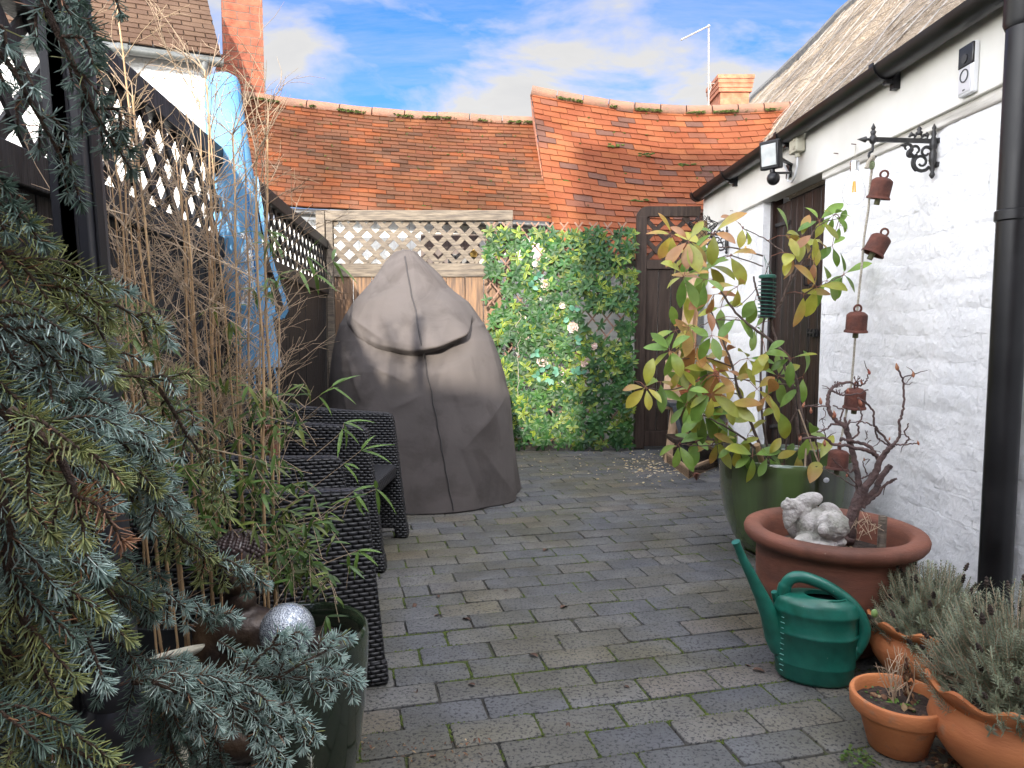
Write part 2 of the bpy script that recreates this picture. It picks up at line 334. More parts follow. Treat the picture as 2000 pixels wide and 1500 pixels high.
m_leafspot = M('spotted leaf blades', (1, 1, 1), (.84, .80, .72), attr=True, rough=.38, ns=30, trans=.25, bump=.3, bs=60, bdist=.005, speck=((.07, .045, .02), 110, .68, .72))
m_leafplain = M('plastic ivy leaves', (1, 1, 1), (.5, .52, .5), attr=True, rough=.5, spec=.35, ns=12, trans=.05)
m_shrubbark = M('shrub bark', (.15, .105, .085), (.085, .06, .05), rough=.85, ns=40, bump=.6, bs=150)
m_azbark = M('purple brown bark', (.125, .075, .065), (.065, .042, .038), rough=.8, ns=35, bump=.7, bs=120)
m_bud = M('flower buds', (.36, .17, .08), (.28, .07, .05), rough=.6, ns=60)
m_stone = M('weathered garden stone', (.50, .47, .445), (.24, .24, .20), rough=.95, ns=16, bump=1, bs=90, speck=((.42, .39, .20), 30, .66, .74))
m_stick = M('trellis sticks', (.28, .16, .11), (.17, .10, .07), rough=.8, ns=20)
m_plank = M('pale plank', (.58, .40, .25), (.42, .27, .16), rough=.7, ns=8, st=(5, 5, .5), bump=.2, bs=20)
m_anthra = M('anthracite paint', (.035, .04, .045), (.06, .065, .07), rough=.5, ns=10)
m_wicker_or = M('orange basket cane', (.45, .15, .05), (.25, .08, .03), rough=.7, ns=60, bump=.8, bs=150)
m_dead = M('dead leaves', (.16, .075, .035), (.30, .19, .10), rough=.8, ns=40, isl=[(.17, .07, .035), (.28, .16, .08), (.11, .06, .04), (.36, .26, .14), (.2, .1, .05)])
m_crumb = M('bird food crumbs', (.62, .5, .3), rough=.9, isl=[(.62, .5, .3), (.5, .38, .2), (.7, .6, .42)])
m_wire = M('green wire', (.02, .12, .085), rough=.4)
m_white_pl = M('white plastic', (.72, .73, .74), (.66, .67, .68), rough=.35)
m_gloss_black = M('gloss black panel', (.006, .006, .007), rough=.12)
m_chrome = M('brushed steel', (.62, .63, .65), rough=.22, metal=1)
m_jbox = M('beige junction box', (.48, .46, .36), (.42, .40, .31), rough=.5)
m_bronze = M('bronzed resin', (.10, .062, .035), (.035, .024, .02), rough=.38, ns=9, metal=.35, bump=.3, bs=60, contrast=(.4, .6))
m_beads = M('dark beads', (.035, .022, .022), (.06, .038, .034), rough=.3, ns=30)
m_cream = M('cream glazed ceramic', (.55, .52, .42), (.44, .41, .33), rough=.35, ns=12)
m_rose = M('rose petals', (.85, .66, .58), (.9, .78, .72), rough=.7, ns=25, trans=.2)
m_lampblack = M('satin black metal', (.020, .021, .026), (.034, .035, .042), rough=.38, ns=6)
m_lead = M('lead flashing', (.24, .235, .23), (.17, .165, .16), rough=.6, ns=10)
m_suet = M('suet log', (.40, .27, .13), (.22, .14, .07), rough=.9, ns=90, bump=1, bs=200)
m_oldglass = M('dusty window', (.05, .05, .05), (.09, .085, .08), rough=.25, ns=5)
m_brownpaint = M('brown door paint', (.085, .045, .032), (.05, .03, .023), rough=.5, ns=8, st=(5, 5, .6))
m_doorwood = M('black brown door boards', (.011, .009, .008), (.034, .017, .012), rough=.48, spec=.35, ns=5, st=(4, 4, .5), bump=.4, bs=20, speck=((.3, .28, .26), 120, .76, .80))
m_fil = M('amber filament', (.9, .5, .08), rough=.5)

def glass_mat(name, tint=(1, 1, 1), rough=.02, crackle=False):
    m = bpy.data.materials.new(name); m.use_nodes = True; nt = m.node_tree; N = nt.nodes.new; L = nt.links.new; b = nt.nodes['Principled BSDF']
    b.inputs['Base Color'].default_value = (*tint, 1); b.inputs['Roughness'].default_value = rough
    b.inputs['Transmission Weight'].default_value = 1; b.inputs['IOR'].default_value = 1.12
    return m
m_glass = glass_mat('clear bulb glass')
def crackle_mat():
    m = bpy.data.materials.new('crackled mirror glass'); m.use_nodes = True; nt = m.node_tree; N = nt.nodes.new; L = nt.links.new; b = nt.nodes['Principled BSDF']
    b.inputs['Metallic'].default_value = .55; b.inputs['Roughness'].default_value = .14; b.inputs['Coat Weight'].default_value = .8
    tc = N('ShaderNodeTexCoord'); v = N('ShaderNodeTexVoronoi'); v.feature = 'DISTANCE_TO_EDGE'; v.inputs['Scale'].default_value = 250; L(tc.outputs['Object'], v.inputs['Vector'])
    r = N('ShaderNodeValToRGB'); r.color_ramp.elements[0].color = (.75, .8, .85, 1); r.color_ramp.elements[0].position = .02; r.color_ramp.elements[1].color = (.17, .2, .25, 1); r.color_ramp.elements[1].position = .16
    L(v.outputs['Distance'], r.inputs[0]); L(r.outputs[0], b.inputs[0])
    bp = N('ShaderNodeBump'); bp.inputs['Strength'].default_value = .5; bp.inputs['Distance'].default_value = .002; L(r.outputs[0], bp.inputs['Height']); L(bp.outputs[0], b.inputs['Normal'])
    return m
m_crackle = crackle_mat()
m_paver = M('blue grey pavers', (.1, .1, .1), (.70, .70, .70), rough=.62, ns=7, bump=.7, bs=110, bdist=.004, r2_=.8,
            isl=[(0.119, 0.121, 0.125), (0.136, 0.135, 0.13), (0.105, 0.107, 0.114), (0.151, 0.144, 0.132), (0.121, 0.119, 0.114), (0.099, 0.102, 0.111), (0.142, 0.136, 0.13), (0.13, 0.125, 0.119), (0.111, 0.113, 0.119), (0.150, 0.136, 0.122), (0.145, 0.142, 0.135), (0.107, 0.109, 0.111), (0.124, 0.122, 0.117), (0.114, 0.117, 0.122)],
            speck=((.022, .023, .026), 105, .525, .60), big=((.86, .80, .58), 1.3, .42, .60), contrast=(.3, .7))

def add_courses(m):
    nt = m.node_tree; N = nt.nodes.new; L = nt.links.new; b = nt.nodes['Principled BSDF']; old = b.inputs['Normal'].links[0].from_node
    tc = N('ShaderNodeTexCoord'); sp = N('ShaderNodeSeparateXYZ'); L(tc.outputs['Object'], sp.inputs[0]); cb = N('ShaderNodeCombineXYZ'); L(sp.outputs[1], cb.inputs[0]); L(sp.outputs[2], cb.inputs[1])
    dn = N('ShaderNodeTexNoise'); dn.inputs['Scale'].default_value = 5; dn.inputs['Detail'].default_value = 5; L(cb.outputs[0], dn.inputs['Vector'])
    ad = N('ShaderNodeMixRGB'); ad.blend_type = 'LINEAR_LIGHT'; ad.inputs[0].default_value = .035; L(cb.outputs[0], ad.inputs[1]); L(dn.outputs[1], ad.inputs[2])
    t = N('ShaderNodeTexBrick'); t.inputs['Scale'].default_value = 1; t.inputs['Brick Width'].default_value = .31; t.inputs['Row Height'].default_value = .098; t.inputs['Mortar Size'].default_value = .004; t.inputs['Mortar Smooth'].default_value = .15; L(ad.outputs[0], t.inputs['Vector'])
    mn = N('ShaderNodeTexNoise'); mn.inputs['Scale'].default_value = 3.2; mn.inputs['Detail'].default_value = 4; L(cb.outputs[0], mn.inputs['Vector'])
    mr = N('ShaderNodeValToRGB'); mr.color_ramp.elements[0].position = .47; mr.color_ramp.elements[1].position = .60; L(mn.outputs[0], mr.inputs[0])
    k = N('ShaderNodeMath'); k.operation = 'MULTIPLY'; L(t.outputs['Fac'], k.inputs[0]); L(mr.outputs[0], k.inputs[1])
    bp = N('ShaderNodeBump'); bp.invert = True; bp.inputs['Strength'].default_value = .8; bp.inputs['Distance'].default_value = .014; L(k.outputs[0], bp.inputs['Height']); L(old.outputs[0], bp.inputs['Normal']); L(bp.outputs[0], b.inputs['Normal'])
    # flaking paint: shallow plates with sharp rims
    v = N('ShaderNodeTexNoise'); v.inputs['Scale'].default_value = 17; v.inputs['Detail'].default_value = 6; L(cb.outputs[0], v.inputs['Vector'])
    vr = N('ShaderNodeValToRGB'); vr.color_ramp.elements[0].position = .53; vr.color_ramp.elements[1].position = .545; L(v.outputs[0], vr.inputs[0])
    b2 = N('ShaderNodeBump'); b2.inputs['Strength'].default_value = .35; b2.inputs['Distance'].default_value = .004; L(vr.outputs[0], b2.inputs['Height']); L(bp.outputs[0], b2.inputs['Normal']); L(b2.outputs[0], b.inputs['Normal'])
add_courses(m_white_wall)

# ================================================================== GROUND AND PAVING
g = MB(); g.quad((-300, -300, -.05), (300, -300, -.05), (300, 300, -.05), (-300, 300, -.05))
struct(g.build('ground', M('earth', (.07, .06, .045), (.10, .09, .07), rough=.95, ns=3, bump=.5)))
BX0, BX1, BY0, BY1 = -2.2, 1.66, -2.5, 6.34
g = MB()
def bed(u, v):
    x = BX0 + (BX1 - BX0) * u; y = BY0 + (BY1 - BY0) * v
    return (x, y, -.0065 + .003 * fbm(V((x * 9, y * 9, 0))))
g.grid(120, 260, bed)
struct(g.build('joint_bed', M('mossy joints', (.045, .042, .035), (.055, .075, .014), rough=.95, ns=3.2, bump=1, bs=200, contrast=(.50, .62), speck=((.12, .11, .08), 60, .62, .7)), smooth=180))
ang = R(13.5); rx = V((math.cos(ang), math.sin(ang), 0)); ry = V((-math.sin(ang), math.cos(ang), 0))
pv = MB(); BL, BW = .222, .1115; joints = []
for j in range(-35, 75):
    offs = (j % 2) * .5 * BL + jit(.03)
    wave = lambda x: .010 * fbm(V((x * .9, j * .22, 3)))
    for i in range(-18, 18):
        c0 = rx * (i * BL + offs) + ry * (j * BW)
        if not (BX0 - .1 < c0.x < WX(c0.y) + .02 and -2.3 < c0.y < 6.3): continue
        if c0.y < .9 and rnd.random() < 0: continue
        hl, hw = BL / 2 - rnd.uniform(.0012, .0034), BW / 2 - rnd.uniform(.0012, .0032)
        pieces = [(-hl, hl)]
        if rnd.random() < .05: s_ = rnd.uniform(-.03, .03); pieces = [(-hl, s_ - .0015), (s_ + .0015, hl)]
        c0 = c0 + ry * wave(c0.x) + V((jit(.0018), jit(.0018), 0)); a0 = jit(.009)
        ex = rx * math.cos(a0) + ry * math.sin(a0); ey = -rx * math.sin(a0) + ry * math.cos(a0)
        dz = jit(.0018); tx, ty = jit(.008), jit(.012); sd = rnd.random() * 99
        for x0, x1 in pieces:
            rad = rnd.uniform(.004, .012); o = []
            cs = [(x1, hw), (x0, hw), (x0, -hw), (x1, -hw)]
            for k, (cx, cy) in enumerate(cs):
                sx = 1 if cx == x1 else -1; sy = 1 if cy > 0 else -1
                r_ = rad * rnd.uniform(.6, 1.8)
                a1 = {(1, 1): 0, (-1, 1): 90, (-1, -1): 180, (1, -1): 270}[(sx, sy)]
                for q in (0, 45, 90):
                    an = R(a1 + q); o.append((cx - sx * r_ + r_ * math.cos(an), cy - sy * r_ + r_ * math.sin(an)))
                nx, ny = cs[(k + 1) % 4]
                for q in (.3, .7): o.append((cx + (nx - cx) * q, cy + (ny - cy) * q))
            rings = []
            for zz, ins in ((-.03, 0), (-.0045, 0), (-.0012, .0018), (0, .005)):
                rg = []
                for px_, py_ in o:
                    l_ = math.hypot(px_ - (x0 + x1) / 2, py_); f_ = 1 - ins / max(l_, .01)
                    ax_, ay_ = (x0 + x1) / 2 + (px_ - (x0 + x1) / 2) * f_, py_ * f_
                    nn_ = .0014 * noise.noise(V((ax_ * 60, ay_ * 60, sd)))
                    rg.append(pv.a(c0 + ex * (ax_ + nn_) + ey * (ay_ + nn_) + V((0, 0, zz + dz + (tx * px_ + ty * py_ if zz > -.02 else 0)))))
                rings.append(rg)
            n_ = len(o)
            for A, B in zip(rings, rings[1:]):
                for k in range(n_): pv.f.append([A[k], A[(k + 1) % n_], B[(k + 1) % n_], B[k]])
            pv.f.append(rings[-1])
        if c0.y < 6.1: joints.append((c0, ex, ey, hl, hw))
struct(pv.build('paving', m_paver, smooth=35))
ms = MB()
for c0, ex, ey, hl, hw in joints:
    for (a_, b_) in [((-hl, hw), (hl, hw)), ((hl, -hw), (hl, hw))]:
        a_ = c0 + ex * (a_[0] + .002 * (a_[0] > 0)) + ey * (a_[1] + .002); b_ = c0 + ex * (b_[0] + .002) + ey * (b_[1] + .002)
        Ln = (b_ - a_).length; k = int(Ln / .0045)
        for q in range(k):
            p = a_.lerp(b_, (q + rnd.random()) / k)
            if fbm(V((p.x * 2.3, p.y * 2.3, 9))) + .5 * noise.noise(p * 11) < .03: continue
            if p.y > 3.2 and rnd.random() < .5: continue
            p = p + V((jit(.003), jit(.003), -.004)); s_ = rnd.uniform(.0024, .0056)
            i_ = [ms.a(p + V((s_ * math.cos(t), s_ * math.sin(t), 0))) for t in (0, 1.26, 2.5, 3.77, 5.0)]; tp = ms.a(p + V((jit(.001), jit(.001), s_ * rnd.uniform(.9, 1.4))))
            for q2 in range(5): ms.f.append([i_[q2], i_[(q2 + 1) % 5], tp])
struct(ms.build('joint_moss', m_moss, smooth=180), 'stuff')

# ================================================================== WHITE COTTAGE ON THE RIGHT
YB0, YB1 = -2.5, 5.86
DY0, DY1 = 3.74, 4.60           # door opening
def wallpt(y, z, off=0): return V((WX(y) - off, y, z))
def wall_rough(y, z):
    row = z / .098 + .35 * fbm(V((y * 1.1, z * .5, 2)), 2); fr = row - math.floor(row)
    led = max(0, 1 - fr / .22) * .5 + max(0, (fr - .9) / .1) * .5
    a = fbm(V((y * 1.7, math.floor(row) * 3.1, 1)), 2); led *= max(0, .5 + a) * (.35 + .65 * min(1, z / 1.1))
    h = .006 * fbm(V((y * 4, z * 5, 0)), 3) + .0016 * fbm(V((y * 17, z * 22, 5)), 4) - .014 * led
    h += .002 * max(0, noise.noise(V((y * 30, z * 55, 7))))
    return h
def wpanel(y0, y1, z0, z1, st=.016):
    b = MB(); nu = int((y1 - y0) / st); nv = int((z1 - z0) / st)
    def f_(u, v):
        y = y0 + (y1 - y0) * u; z = z0 + (z1 - z0) * v; e = min(1, min(u, 1 - u) * nu / 2)
        return wallpt(y, z, wall_rough(y, z) * e)
    b.grid(nu, nv, f_)
    for p in range(len(b.f)): b.f[p] = b.f[p][::-1]
    return b
cot = thing('white_cottage', 'long low white painted cottage with thatched roof and black plank door, along the right', 'cottage', (2.2, 2.5, 0))
wl = MB()
for seg in ((YB0, DY0, 0, 1.84), (DY1, YB1, 0, 1.84)):
    b = wpanel(*seg); i0 = len(wl.v); wl.v += b.v; wl.c += b.c; wl.f += [[k + i0 for k in q] for q in b.f]
# reveals, far end and back
wl.obox(wallpt(DY1, 0, -.001), (.16, 0, 0), (0, .03, 0), (0, 0, 1.84)); wl.obox(wallpt(DY0 - .03, 0, -.001), (.16, 0, 0), (0, .03, 0), (0, 0, 1.84))
wl.quad(wallpt(YB1, 0), wallpt(YB1, 2.1), (5, YB1, 2.1), (5, YB1, 0))
wl.build('wall', m_white_wall, cot, smooth=60)
b = MB(); b.obox(wallpt(YB0, 1.81, .028), (.1, 0, 0), wallpt(YB1 - .01, 1.81, .028) - wallpt(YB0, 1.81, .028), (0, 0, .258)); b.build('fascia_board', m_fascia, cot, bevel=.004)
b = MB(); b.obox(wallpt(YB0, 1.715, .012), (.1, 0, 0), wallpt(DY0 + .02, 1.775, .012) - wallpt(YB0, 1.715, .012), (0, 0, .075)); b.build('lintel_beam', M('rough painted beam', (.62, .60, .55), (.42, .40, .36), rough=.8, ns=7, st=(4, .6, 4), bump=.8, bs=14), cot, bevel=.008)
# joint line of the fascia and small nails
for (px, py) in ((1672, 282), (1637, 300), (1432, 412), (1400, 330)): b = MB(); p = W(px, py, .03); b.tube([p, p + V((-.022, 0, .002))], .0022, 6); b.build('nail', m_rust, cot)
# thatched roof
def thatch(u, v, lift=0):
    y = -2.5 + 16.5 * u
    x = 1.86 + 2.7 * v; z = 2.12 + 3.2 * v + .15 * math.sin(PI * v) * .4
    h = .05 * fbm(V((y * 1.3, v * 3, 0)), 3) + .018 * fbm(V((y * 14, v * 9, 2)), 3)
    return V((x - .76 * (h + lift), y, z + .64 * (h + lift)))
b = MB(); b.grid(420, 110, thatch); b.f = [q[::-1] for q in b.f]
b.quad(thatch(0, 0), thatch(1, 0), V((2.1, 14, 2.0)), V((2.1, -2.5, 2.0)))
b.quad(V((1.7, -2.5, 2.05)), V((5, -2.5, 2.05)), V((5, 14, 2.05)), V((1.7, 14, 2.05)))
b.quad(thatch(0, 1), thatch(1, 1), V((7.4, 14, 2.1)), V((7.4, -2.5, 2.1)))
b.quad(V((1.8, 14, 2.05)), V((4.56, 14, 5.32)), V((7.3, 14, 2.1)), V((4.5, 14, 1.9)))
th = b.build('roof', m_thatch, cot, smooth=180)
b = MB()
for k in range(1500):
    u = rnd.random(); v = rnd.random() ** .8; 
    if u < .22: continue
    p = thatch(u, v, .004); q = thatch(u + jit(.0015), max(0, v - rnd.uniform(.01, .03)), rnd.uniform(.006, .02)); b.tube([p, q], [.004, .0025], 3, cap=False)
b.build('straw_end', m_thatch, th)
b = MB()
for k in range(46):
    u0 = .2 + k / 46 * .82; ds = rnd.uniform(-.05, -.02); pts = []
    for q in range(26):
        v = q / 25; pts.append(thatch(min(1, max(.19, u0 + ds * v + .004 * noise.noise(V((v * 5, k, 0))))), v, .012 + .01 * abs(noise.noise(V((v * 6, k * 3, 1))))))
    b.tube(pts, rnd.choice([.002, .003, .005]), 3, cap=False)
for k in range(22):
    v = (k + .5) / 22; b.tube([thatch(.2 + .8 * q / 60, min(1, max(0, v + .012 * noise.noise(V((q * .4, k, 5))))), .015) for q in range(61)], .0025, 3, cap=False)
b.build('wire_netting', m_net, th)
b = MB(); b.tube([V((4.55, -2.5 + 16.5 * q / 30, 5.30 + .06 * noise.noise(V((q * .5, 0, 0))))) for q in range(31)], .10, 8); b.build('ridge_roll', M('dark netted ridge', (.12, .12, .12), (.2, .19, .17), rough=.9, ns=20, bump=1, bs=60), th)
b = MB(); p = P(1680, -64, 7.4); b.box(p + V((0, 0, .1)), (.35, .35, .5)); b.build('chimney', m_chim2, th, uv=True)
b = MB(); a_ = thatch(.335, .0); c_ = thatch(.245, .0)
b.quad(thatch(.30, .02, .012), thatch(.30, .09, .012), thatch(.26, .13, .012), thatch(.20, .13, .012), ); b.build('felt_patch', m_black_board, th)

# gutter, brackets, downpipe
gt = thing('gutter', 'black half round plastic gutter along the eaves of the white cottage', 'gutter', wallpt(4, 2.07, .09))
GR = .054
def gpt(y): return wallpt(y, 2.09, .086)
b = MB()
for rr, yy0, yy1 in ((GR, 2.2, 5.80),):
    nA = 14; ys = [yy0 + (yy1 - yy0) * q / 20 for q in range(21)]; rings = []
    for y in ys:
        c = gpt(y); rg = []
        for k in range(nA + 1):
            t = PI * k / nA; rg.append(b.a(c + V((-math.cos(t) * rr, 0, -math.sin(t) * rr * 1.0))))
        for k in range(nA + 1):
            t = PI * (1 - k / nA); rg.append(b.a(c + V((-math.cos(t) * (rr - .004), 0, -math.sin(t) * (rr - .004)))))
        rings.append(rg)
    for A, B in zip(rings, rings[1:]):
        for k in range(len(A)): b.f.append([A[k], A[(k + 1) % len(A)], B[(k + 1) % len(A)], B[k]])
b.build('channel', m_black_pl, gt)
def halfring(b, y, r0, wdt):
    ps = []
    for k in range(15):
        t = PI * (k - .6) / 13
        ps.append((-math.cos(t) * r0, -math.sin(t) * r0))
    for A, B in zip(ps, ps[1:]):
        c0 = gpt(y); c1 = gpt(y + wdt); e = 1.09
        i = [b.a(c0 + V((A[0], 0, A[1]))), b.a(c0 + V((B[0], 0, B[1]))), b.a(c1 + V((B[0], 0, B[1]))), b.a(c1 + V((A[0], 0, A[1]))),
             b.a(c0 + V((A[0] * e, 0, A[1] * e))), b.a(c0 + V((B[0] * e, 0, B[1] * e))), b.a(c1 + V((B[0] * e, 0, B[1] * e))), b.a(c1 + V((A[0] * e, 0, A[1] * e)))]
        for q in ((4, 5, 6, 7), (0, 3, 2, 1), (0, 1, 5, 4), (2, 3, 7, 6)): b.f.append([i[k] for k in q])
for y in (3.02, 4.05, 5.02):
    b = MB(); halfring(b, y, GR + .002, .035)
    c = gpt(y); b.obox(c + V((.0, .004, -.075)), (.055, 0, 0), (0, .027, 0), (0, 0, .06)); b.obox(c + V((.03, .002, -.095)), (.042, 0, 0), (0, .031, 0), (0, 0, .09))
    b.build('bracket', m_black_pl, gt)
for y in (5.78, 2.30): b = MB(); halfring(b, y, GR + .003, .05); b.build('end_cap', m_black_pl, gt)
b = MB(); c = gpt(5.825)
ci = [b.a(c + V((-math.cos(PI * k / 14) * (GR - .001), 0, -math.sin(PI * k / 14) * (GR - .001)))) for k in range(15)]; b.f.append(ci); b.build('end_stop', m_black_pl, gt)
dp = thing('downpipe', 'thick black plastic downpipe running down the white wall at the right edge', 'downpipe', wallpt(2.27, 0, .065))
c = wallpt(2.27, 0, .068)
b = MB(); b.tube([c + V((0, 0, z)) for z in (0.02, .5, 1, 1.5, 1.96)], .0475, 32); b.build('pipe', m_black_pl, dp)
b = MB(); b.tube([c + V((0, 0, z)) for z in (1.93, 1.945, 2.03, 2.06, 2.15)], [.05, .056, .056, .066, .07], 32); b.build('outlet', m_black_pl, dp)
pz = 1.0 + (644 - 425) / F * 2.27
b = MB(); b.tube([c + V((0, 0, z)) for z in (pz - .018, pz - .014, pz + .014, pz + .018)], [.049, .0535, .0535, .049], 32); b.box(c + V((.03, .04, pz)), (.06, .03, .03)); b.build('clip', m_black_pl, dp)

# plank door
dr = MB(); door_x = .075
dth = thing('plank_door', 'black brown ledged plank door with strap hinges in the white wall', 'door', wallpt(4.17, 0, -door_x))
ys = [DY1 - .03]; 
while ys[-1] > DY0 + .06: ys.append(ys[-1] - rnd.uniform(.085, .125))
ys[-1] = DY0 + .03
for k, (a_, c_) in enumerate(zip(ys, ys[1:])):
    b = MB(); b.obox(wallpt(c_ + .003, .04, -door_x + jit(.002)), (.03, 0, 0), wallpt(a_ - .003, .04) - wallpt(c_ + .003, .04), (0, 0, 1.74)); b.build('plank', m_doorwood, dth, bevel=.004)
b = MB(); b.obox(wallpt(DY1 - .03, .0, -door_x + .03), (.07, 0, 0), (0, .035, 0), (0, 0, 1.83)); b.obox(wallpt(DY0 - .005, .0, -door_x + .03), (.07, 0, 0), (0, .035, 0), (0, 0, 1.83)); b.build('frame', m_doorwood, dth, bevel=.004)
b = MB(); b.obox(wallpt(DY0, 0, -.17), (.02, 0, 0), wallpt(DY1, 0, -.17) - wallpt(DY0, 0, -.17), (0, 0, 1.83)); b.build('backing', m_black_board, dth)
def dpt(px, py): return W(px, py, -door_x + .006)
b = MB(); p, q = dpt(1494, 442), dpt(1543, 431)
b.obox(p + V((-.004, 0, -.028)), (.006, 0, 0), q - p + V((0, 0, .012)), (0, 0, .022)); b.obox(p + V((-.006, -.01, -.09)), (.008, 0, 0), (0, .035, 0), (0, 0, .16)); b.build('hinge', m_iron, dth)
b = MB(); p, q = dpt(1492, 830), dpt(1545, 826); b.obox(p + V((-.004, 0, -.028)), (.006, 0, 0), q - p + V((0, 0, .012)), (0, 0, .022)); b.build('hinge', m_iron, dth)
b = MB(); c = dpt(1588, 537)
b.tube([c + V((-.004, .035, .05)), c + V((-.03, .035, .05)), c + V((-.035, .035, .04)), c + V((-.035, .035, -.05)), c + V((-.03, .035, -.055)), c + V((-.004, .035, -.055))], .006, 8)
b.tube([c + V((-.006, .04, -.058)), c + V((-.006, -.055, -.058)), c + V((-.006, -.055, .045)), c + V((-.006, .04, .045))], .006, 6); b.build('handle', m_iron, dth)
b = MB(); c = dpt(1590, 650); b.box(c + V((-.006, 0, 0)), (.012, .13, .035)); b.tube([c + V((-.014, .06, 0)), c + V((-.014, -.06, 0))], .007, 8)
for k in range(3): b.box(c + V((-.014, .045 - .045 * k, 0)), (.018, .012, .045))
b.build('bolt', m_iron, dth)

# ================================================================== TILED ROOFS
def tileroof(name, parent, mat, EL, ER, RL, RR, rows, tw, sag=None, th=.013, jz=.004, wob=.0):
    b = MB(); nrm = (ER - EL).cross(RL - EL).normalized()
    if nrm.y > 0: nrm = -nrm
    if nrm.z < 0: nrm = -nrm
    def S(u, v):
        p = EL.lerp(ER, u).lerp(RL.lerp(RR, u), v)
        if sag: p = p + V((0, 0, sag(u, v)))
        return p
    for i in range(rows):
        W0 = (S(1, i / rows) - S(0, i / rows)).length; n = max(2, int(W0 / tw)); o_ = (i % 2) * .5 + jit(.05)
        for j in range(-1, n + 1):
            u0 = max(0, (j + o_) / n + .0008); u1 = min(1, (j + 1 + o_) / n - .0008)
            if u1 - u0 < .1 / n: continue
            dv = jit(.035) / rows; v0 = (i + dv * rows) / rows; v1 = min((i + 1.18) / rows, 1.005); tl = th + rnd.uniform(-jz, jz)
            lo = .001; sk = jit(.08) / rows * .5
            pts = []
            for (u, v, h) in ((u0, v0 + sk, tl), (u1, v0 - sk, tl), (u1, v1, lo), (u0, v1, lo)):
                pts.append(S(u, v) + nrm * h)
            i0 = [b.a(p) for p in pts]; i1 = [b.a(p - nrm * .011) for p in pts]
            b.f.append(i0); b.f.append([i1[0], i0[0], i0[1], i1[1]][::-1]); b.f.append([i1[1], i0[1], i0[2], i1[2]][::-1]); b.f.append([i1[3], i0[3], i0[0], i1[0]][::-1])
    b.f = [q[::-1] for q in b.f] if False else b.f
    o = b.build('roof', mat, parent, smooth=0)
    # decking beneath
    d = MB(); d.grid(24, 6, lambda u, v: S(u, v) - nrm * .014); d.build('roof_deck', m_black_board, o)
    return S, nrm, o
def ridge(parent, S, n, r, mat, u0=0, u1=1, drop=.0):
    Lp = []
    for k in range(n):
        a_ = u0 + (u1 - u0) * k / n; c_ = u0 + (u1 - u0) * (k + 1) / n
        pts = [S(a_ + (c_ - a_) * q / 4, 1) + V((0, 0, -drop)) for q in range(5)]
        d = (pts[-1] - pts[0]).normalized(); pts[-1] = pts[-1] - d * .006; pts[0] = pts[0] + d * .006
        b = MB(); b.tube(pts, [r * 1.03, r, r, r, r * .97], 14)
        b.build('ridge_tile', mat, parent, smooth=50)
def moss_clumps(parent, fn, n, s0, s1, name='moss'):
    b = MB()
    for k in range(n):
        p, q = fn()
        for t in range(3): b.ell(p + rvec(q), (rnd.uniform(s0, s1) * 1.6, rnd.uniform(s0, s1), rnd.uniform(s0, s1) * .6), n=6, k=4)
    o = b.build(name, m_moss, parent, smooth=180); o['kind'] = 'stuff'

ol = thing('outbuilding', 'low white outbuilding with mottled brown clay tiles, lower of the two joined roofs', 'outbuilding', (-.8, 7.2, 0), 'tiled outbuildings behind the back fence')
EL, ER, RL, RR = P(432, 392, 6.3), P(1079, 436, 6.3), P(438, 184, 7.35), P(1044, 239, 7.35)
sagL = lambda u, v: -.05 * math.sin(PI * u) * v + .012 * noise.noise(V((u * 6, v * 5, 0)))
SL, nL, rL = tileroof('roof', ol, m_tile_mix, EL, ER, RL, RR, 26, .155, sagL)
ridge(rL, SL, 9, .055, m_ridge, .06, 1)
def mossfn(S, nrm, hi):
    def f():
        if rnd.random() < hi:
            u = rnd.random(); 
            for _ in range(6):
                if noise.noise(V((u * 11, 2, 0))) > .0: break
                u = rnd.random()
            return S(u, .985) + nrm * .03 + V((0, -.03, -.02)), .012
        u, v = rnd.random() ** .7, rnd.random(); return S(u, round(v * 26) / 26) + nrm * .012, .012
    return f
moss_clumps(rL, mossfn(SL, nL, .7), 300, .003, .008)
b = MB(); ex = ER - EL; b.obox(V((EL.x + .25, 6.44, 0)), (ER.x - EL.x - .27, 0, 0), (0, .9, 0), (0, 0, 1.98)); b.build('wall', m_whitebrick, ol, uv=True)
b = MB(); c0, c1 = P(560, 414, 6.28), P(1072, 441, 6.28); b.tube([c0, c1], .036, 12); b.build('gutter', m_iron, ol)
# brown door and window in its wall
d0, d1 = P(822, 470, 6.42), P(936, 470, 6.42)
b = MB(); b.obox(V((d0.x, 6.405, .05)), (d1.x - d0.x, 0, 0), (0, .04, 0), (0, 0, 1.80)); dd = b.build('door', m_brownpaint, ol, bevel=.005)
b = MB(); b.obox(V((d0.x + .24, 6.396, 1.15)), (.24, 0, 0), (0, .02, 0), (0, 0, .52)); b.build('window', m_oldglass, dd)
b = MB()
for k in range(5): b.tube([V((d0.x + .25 + .055 * k, 6.385, 1.16)), V((d0.x + .25 + .055 * k, 6.385, 1.66))], .006, 6)
for k in range(3):
    cc = V((d0.x + .10 + .15 * k, 6.38, 1.5)); b.tube([cc + V((.045 * math.cos(t * .6), 0, .045 * math.sin(t * .6))) for t in range(11)], .005, 5)
b.build('ironwork', m_iron, dd)
b = MB(); cc = P(925, 492, 6.36); b.lathe(cc, [(0, -.05), (.03, -.045), (.035, -.01), (.05, 0), (.02, .02), (.015, .05), (0, .055)], 14); b.build('knocker', M('brass knocker', (.5, .33, .1), rough=.4, metal=.7), dd)

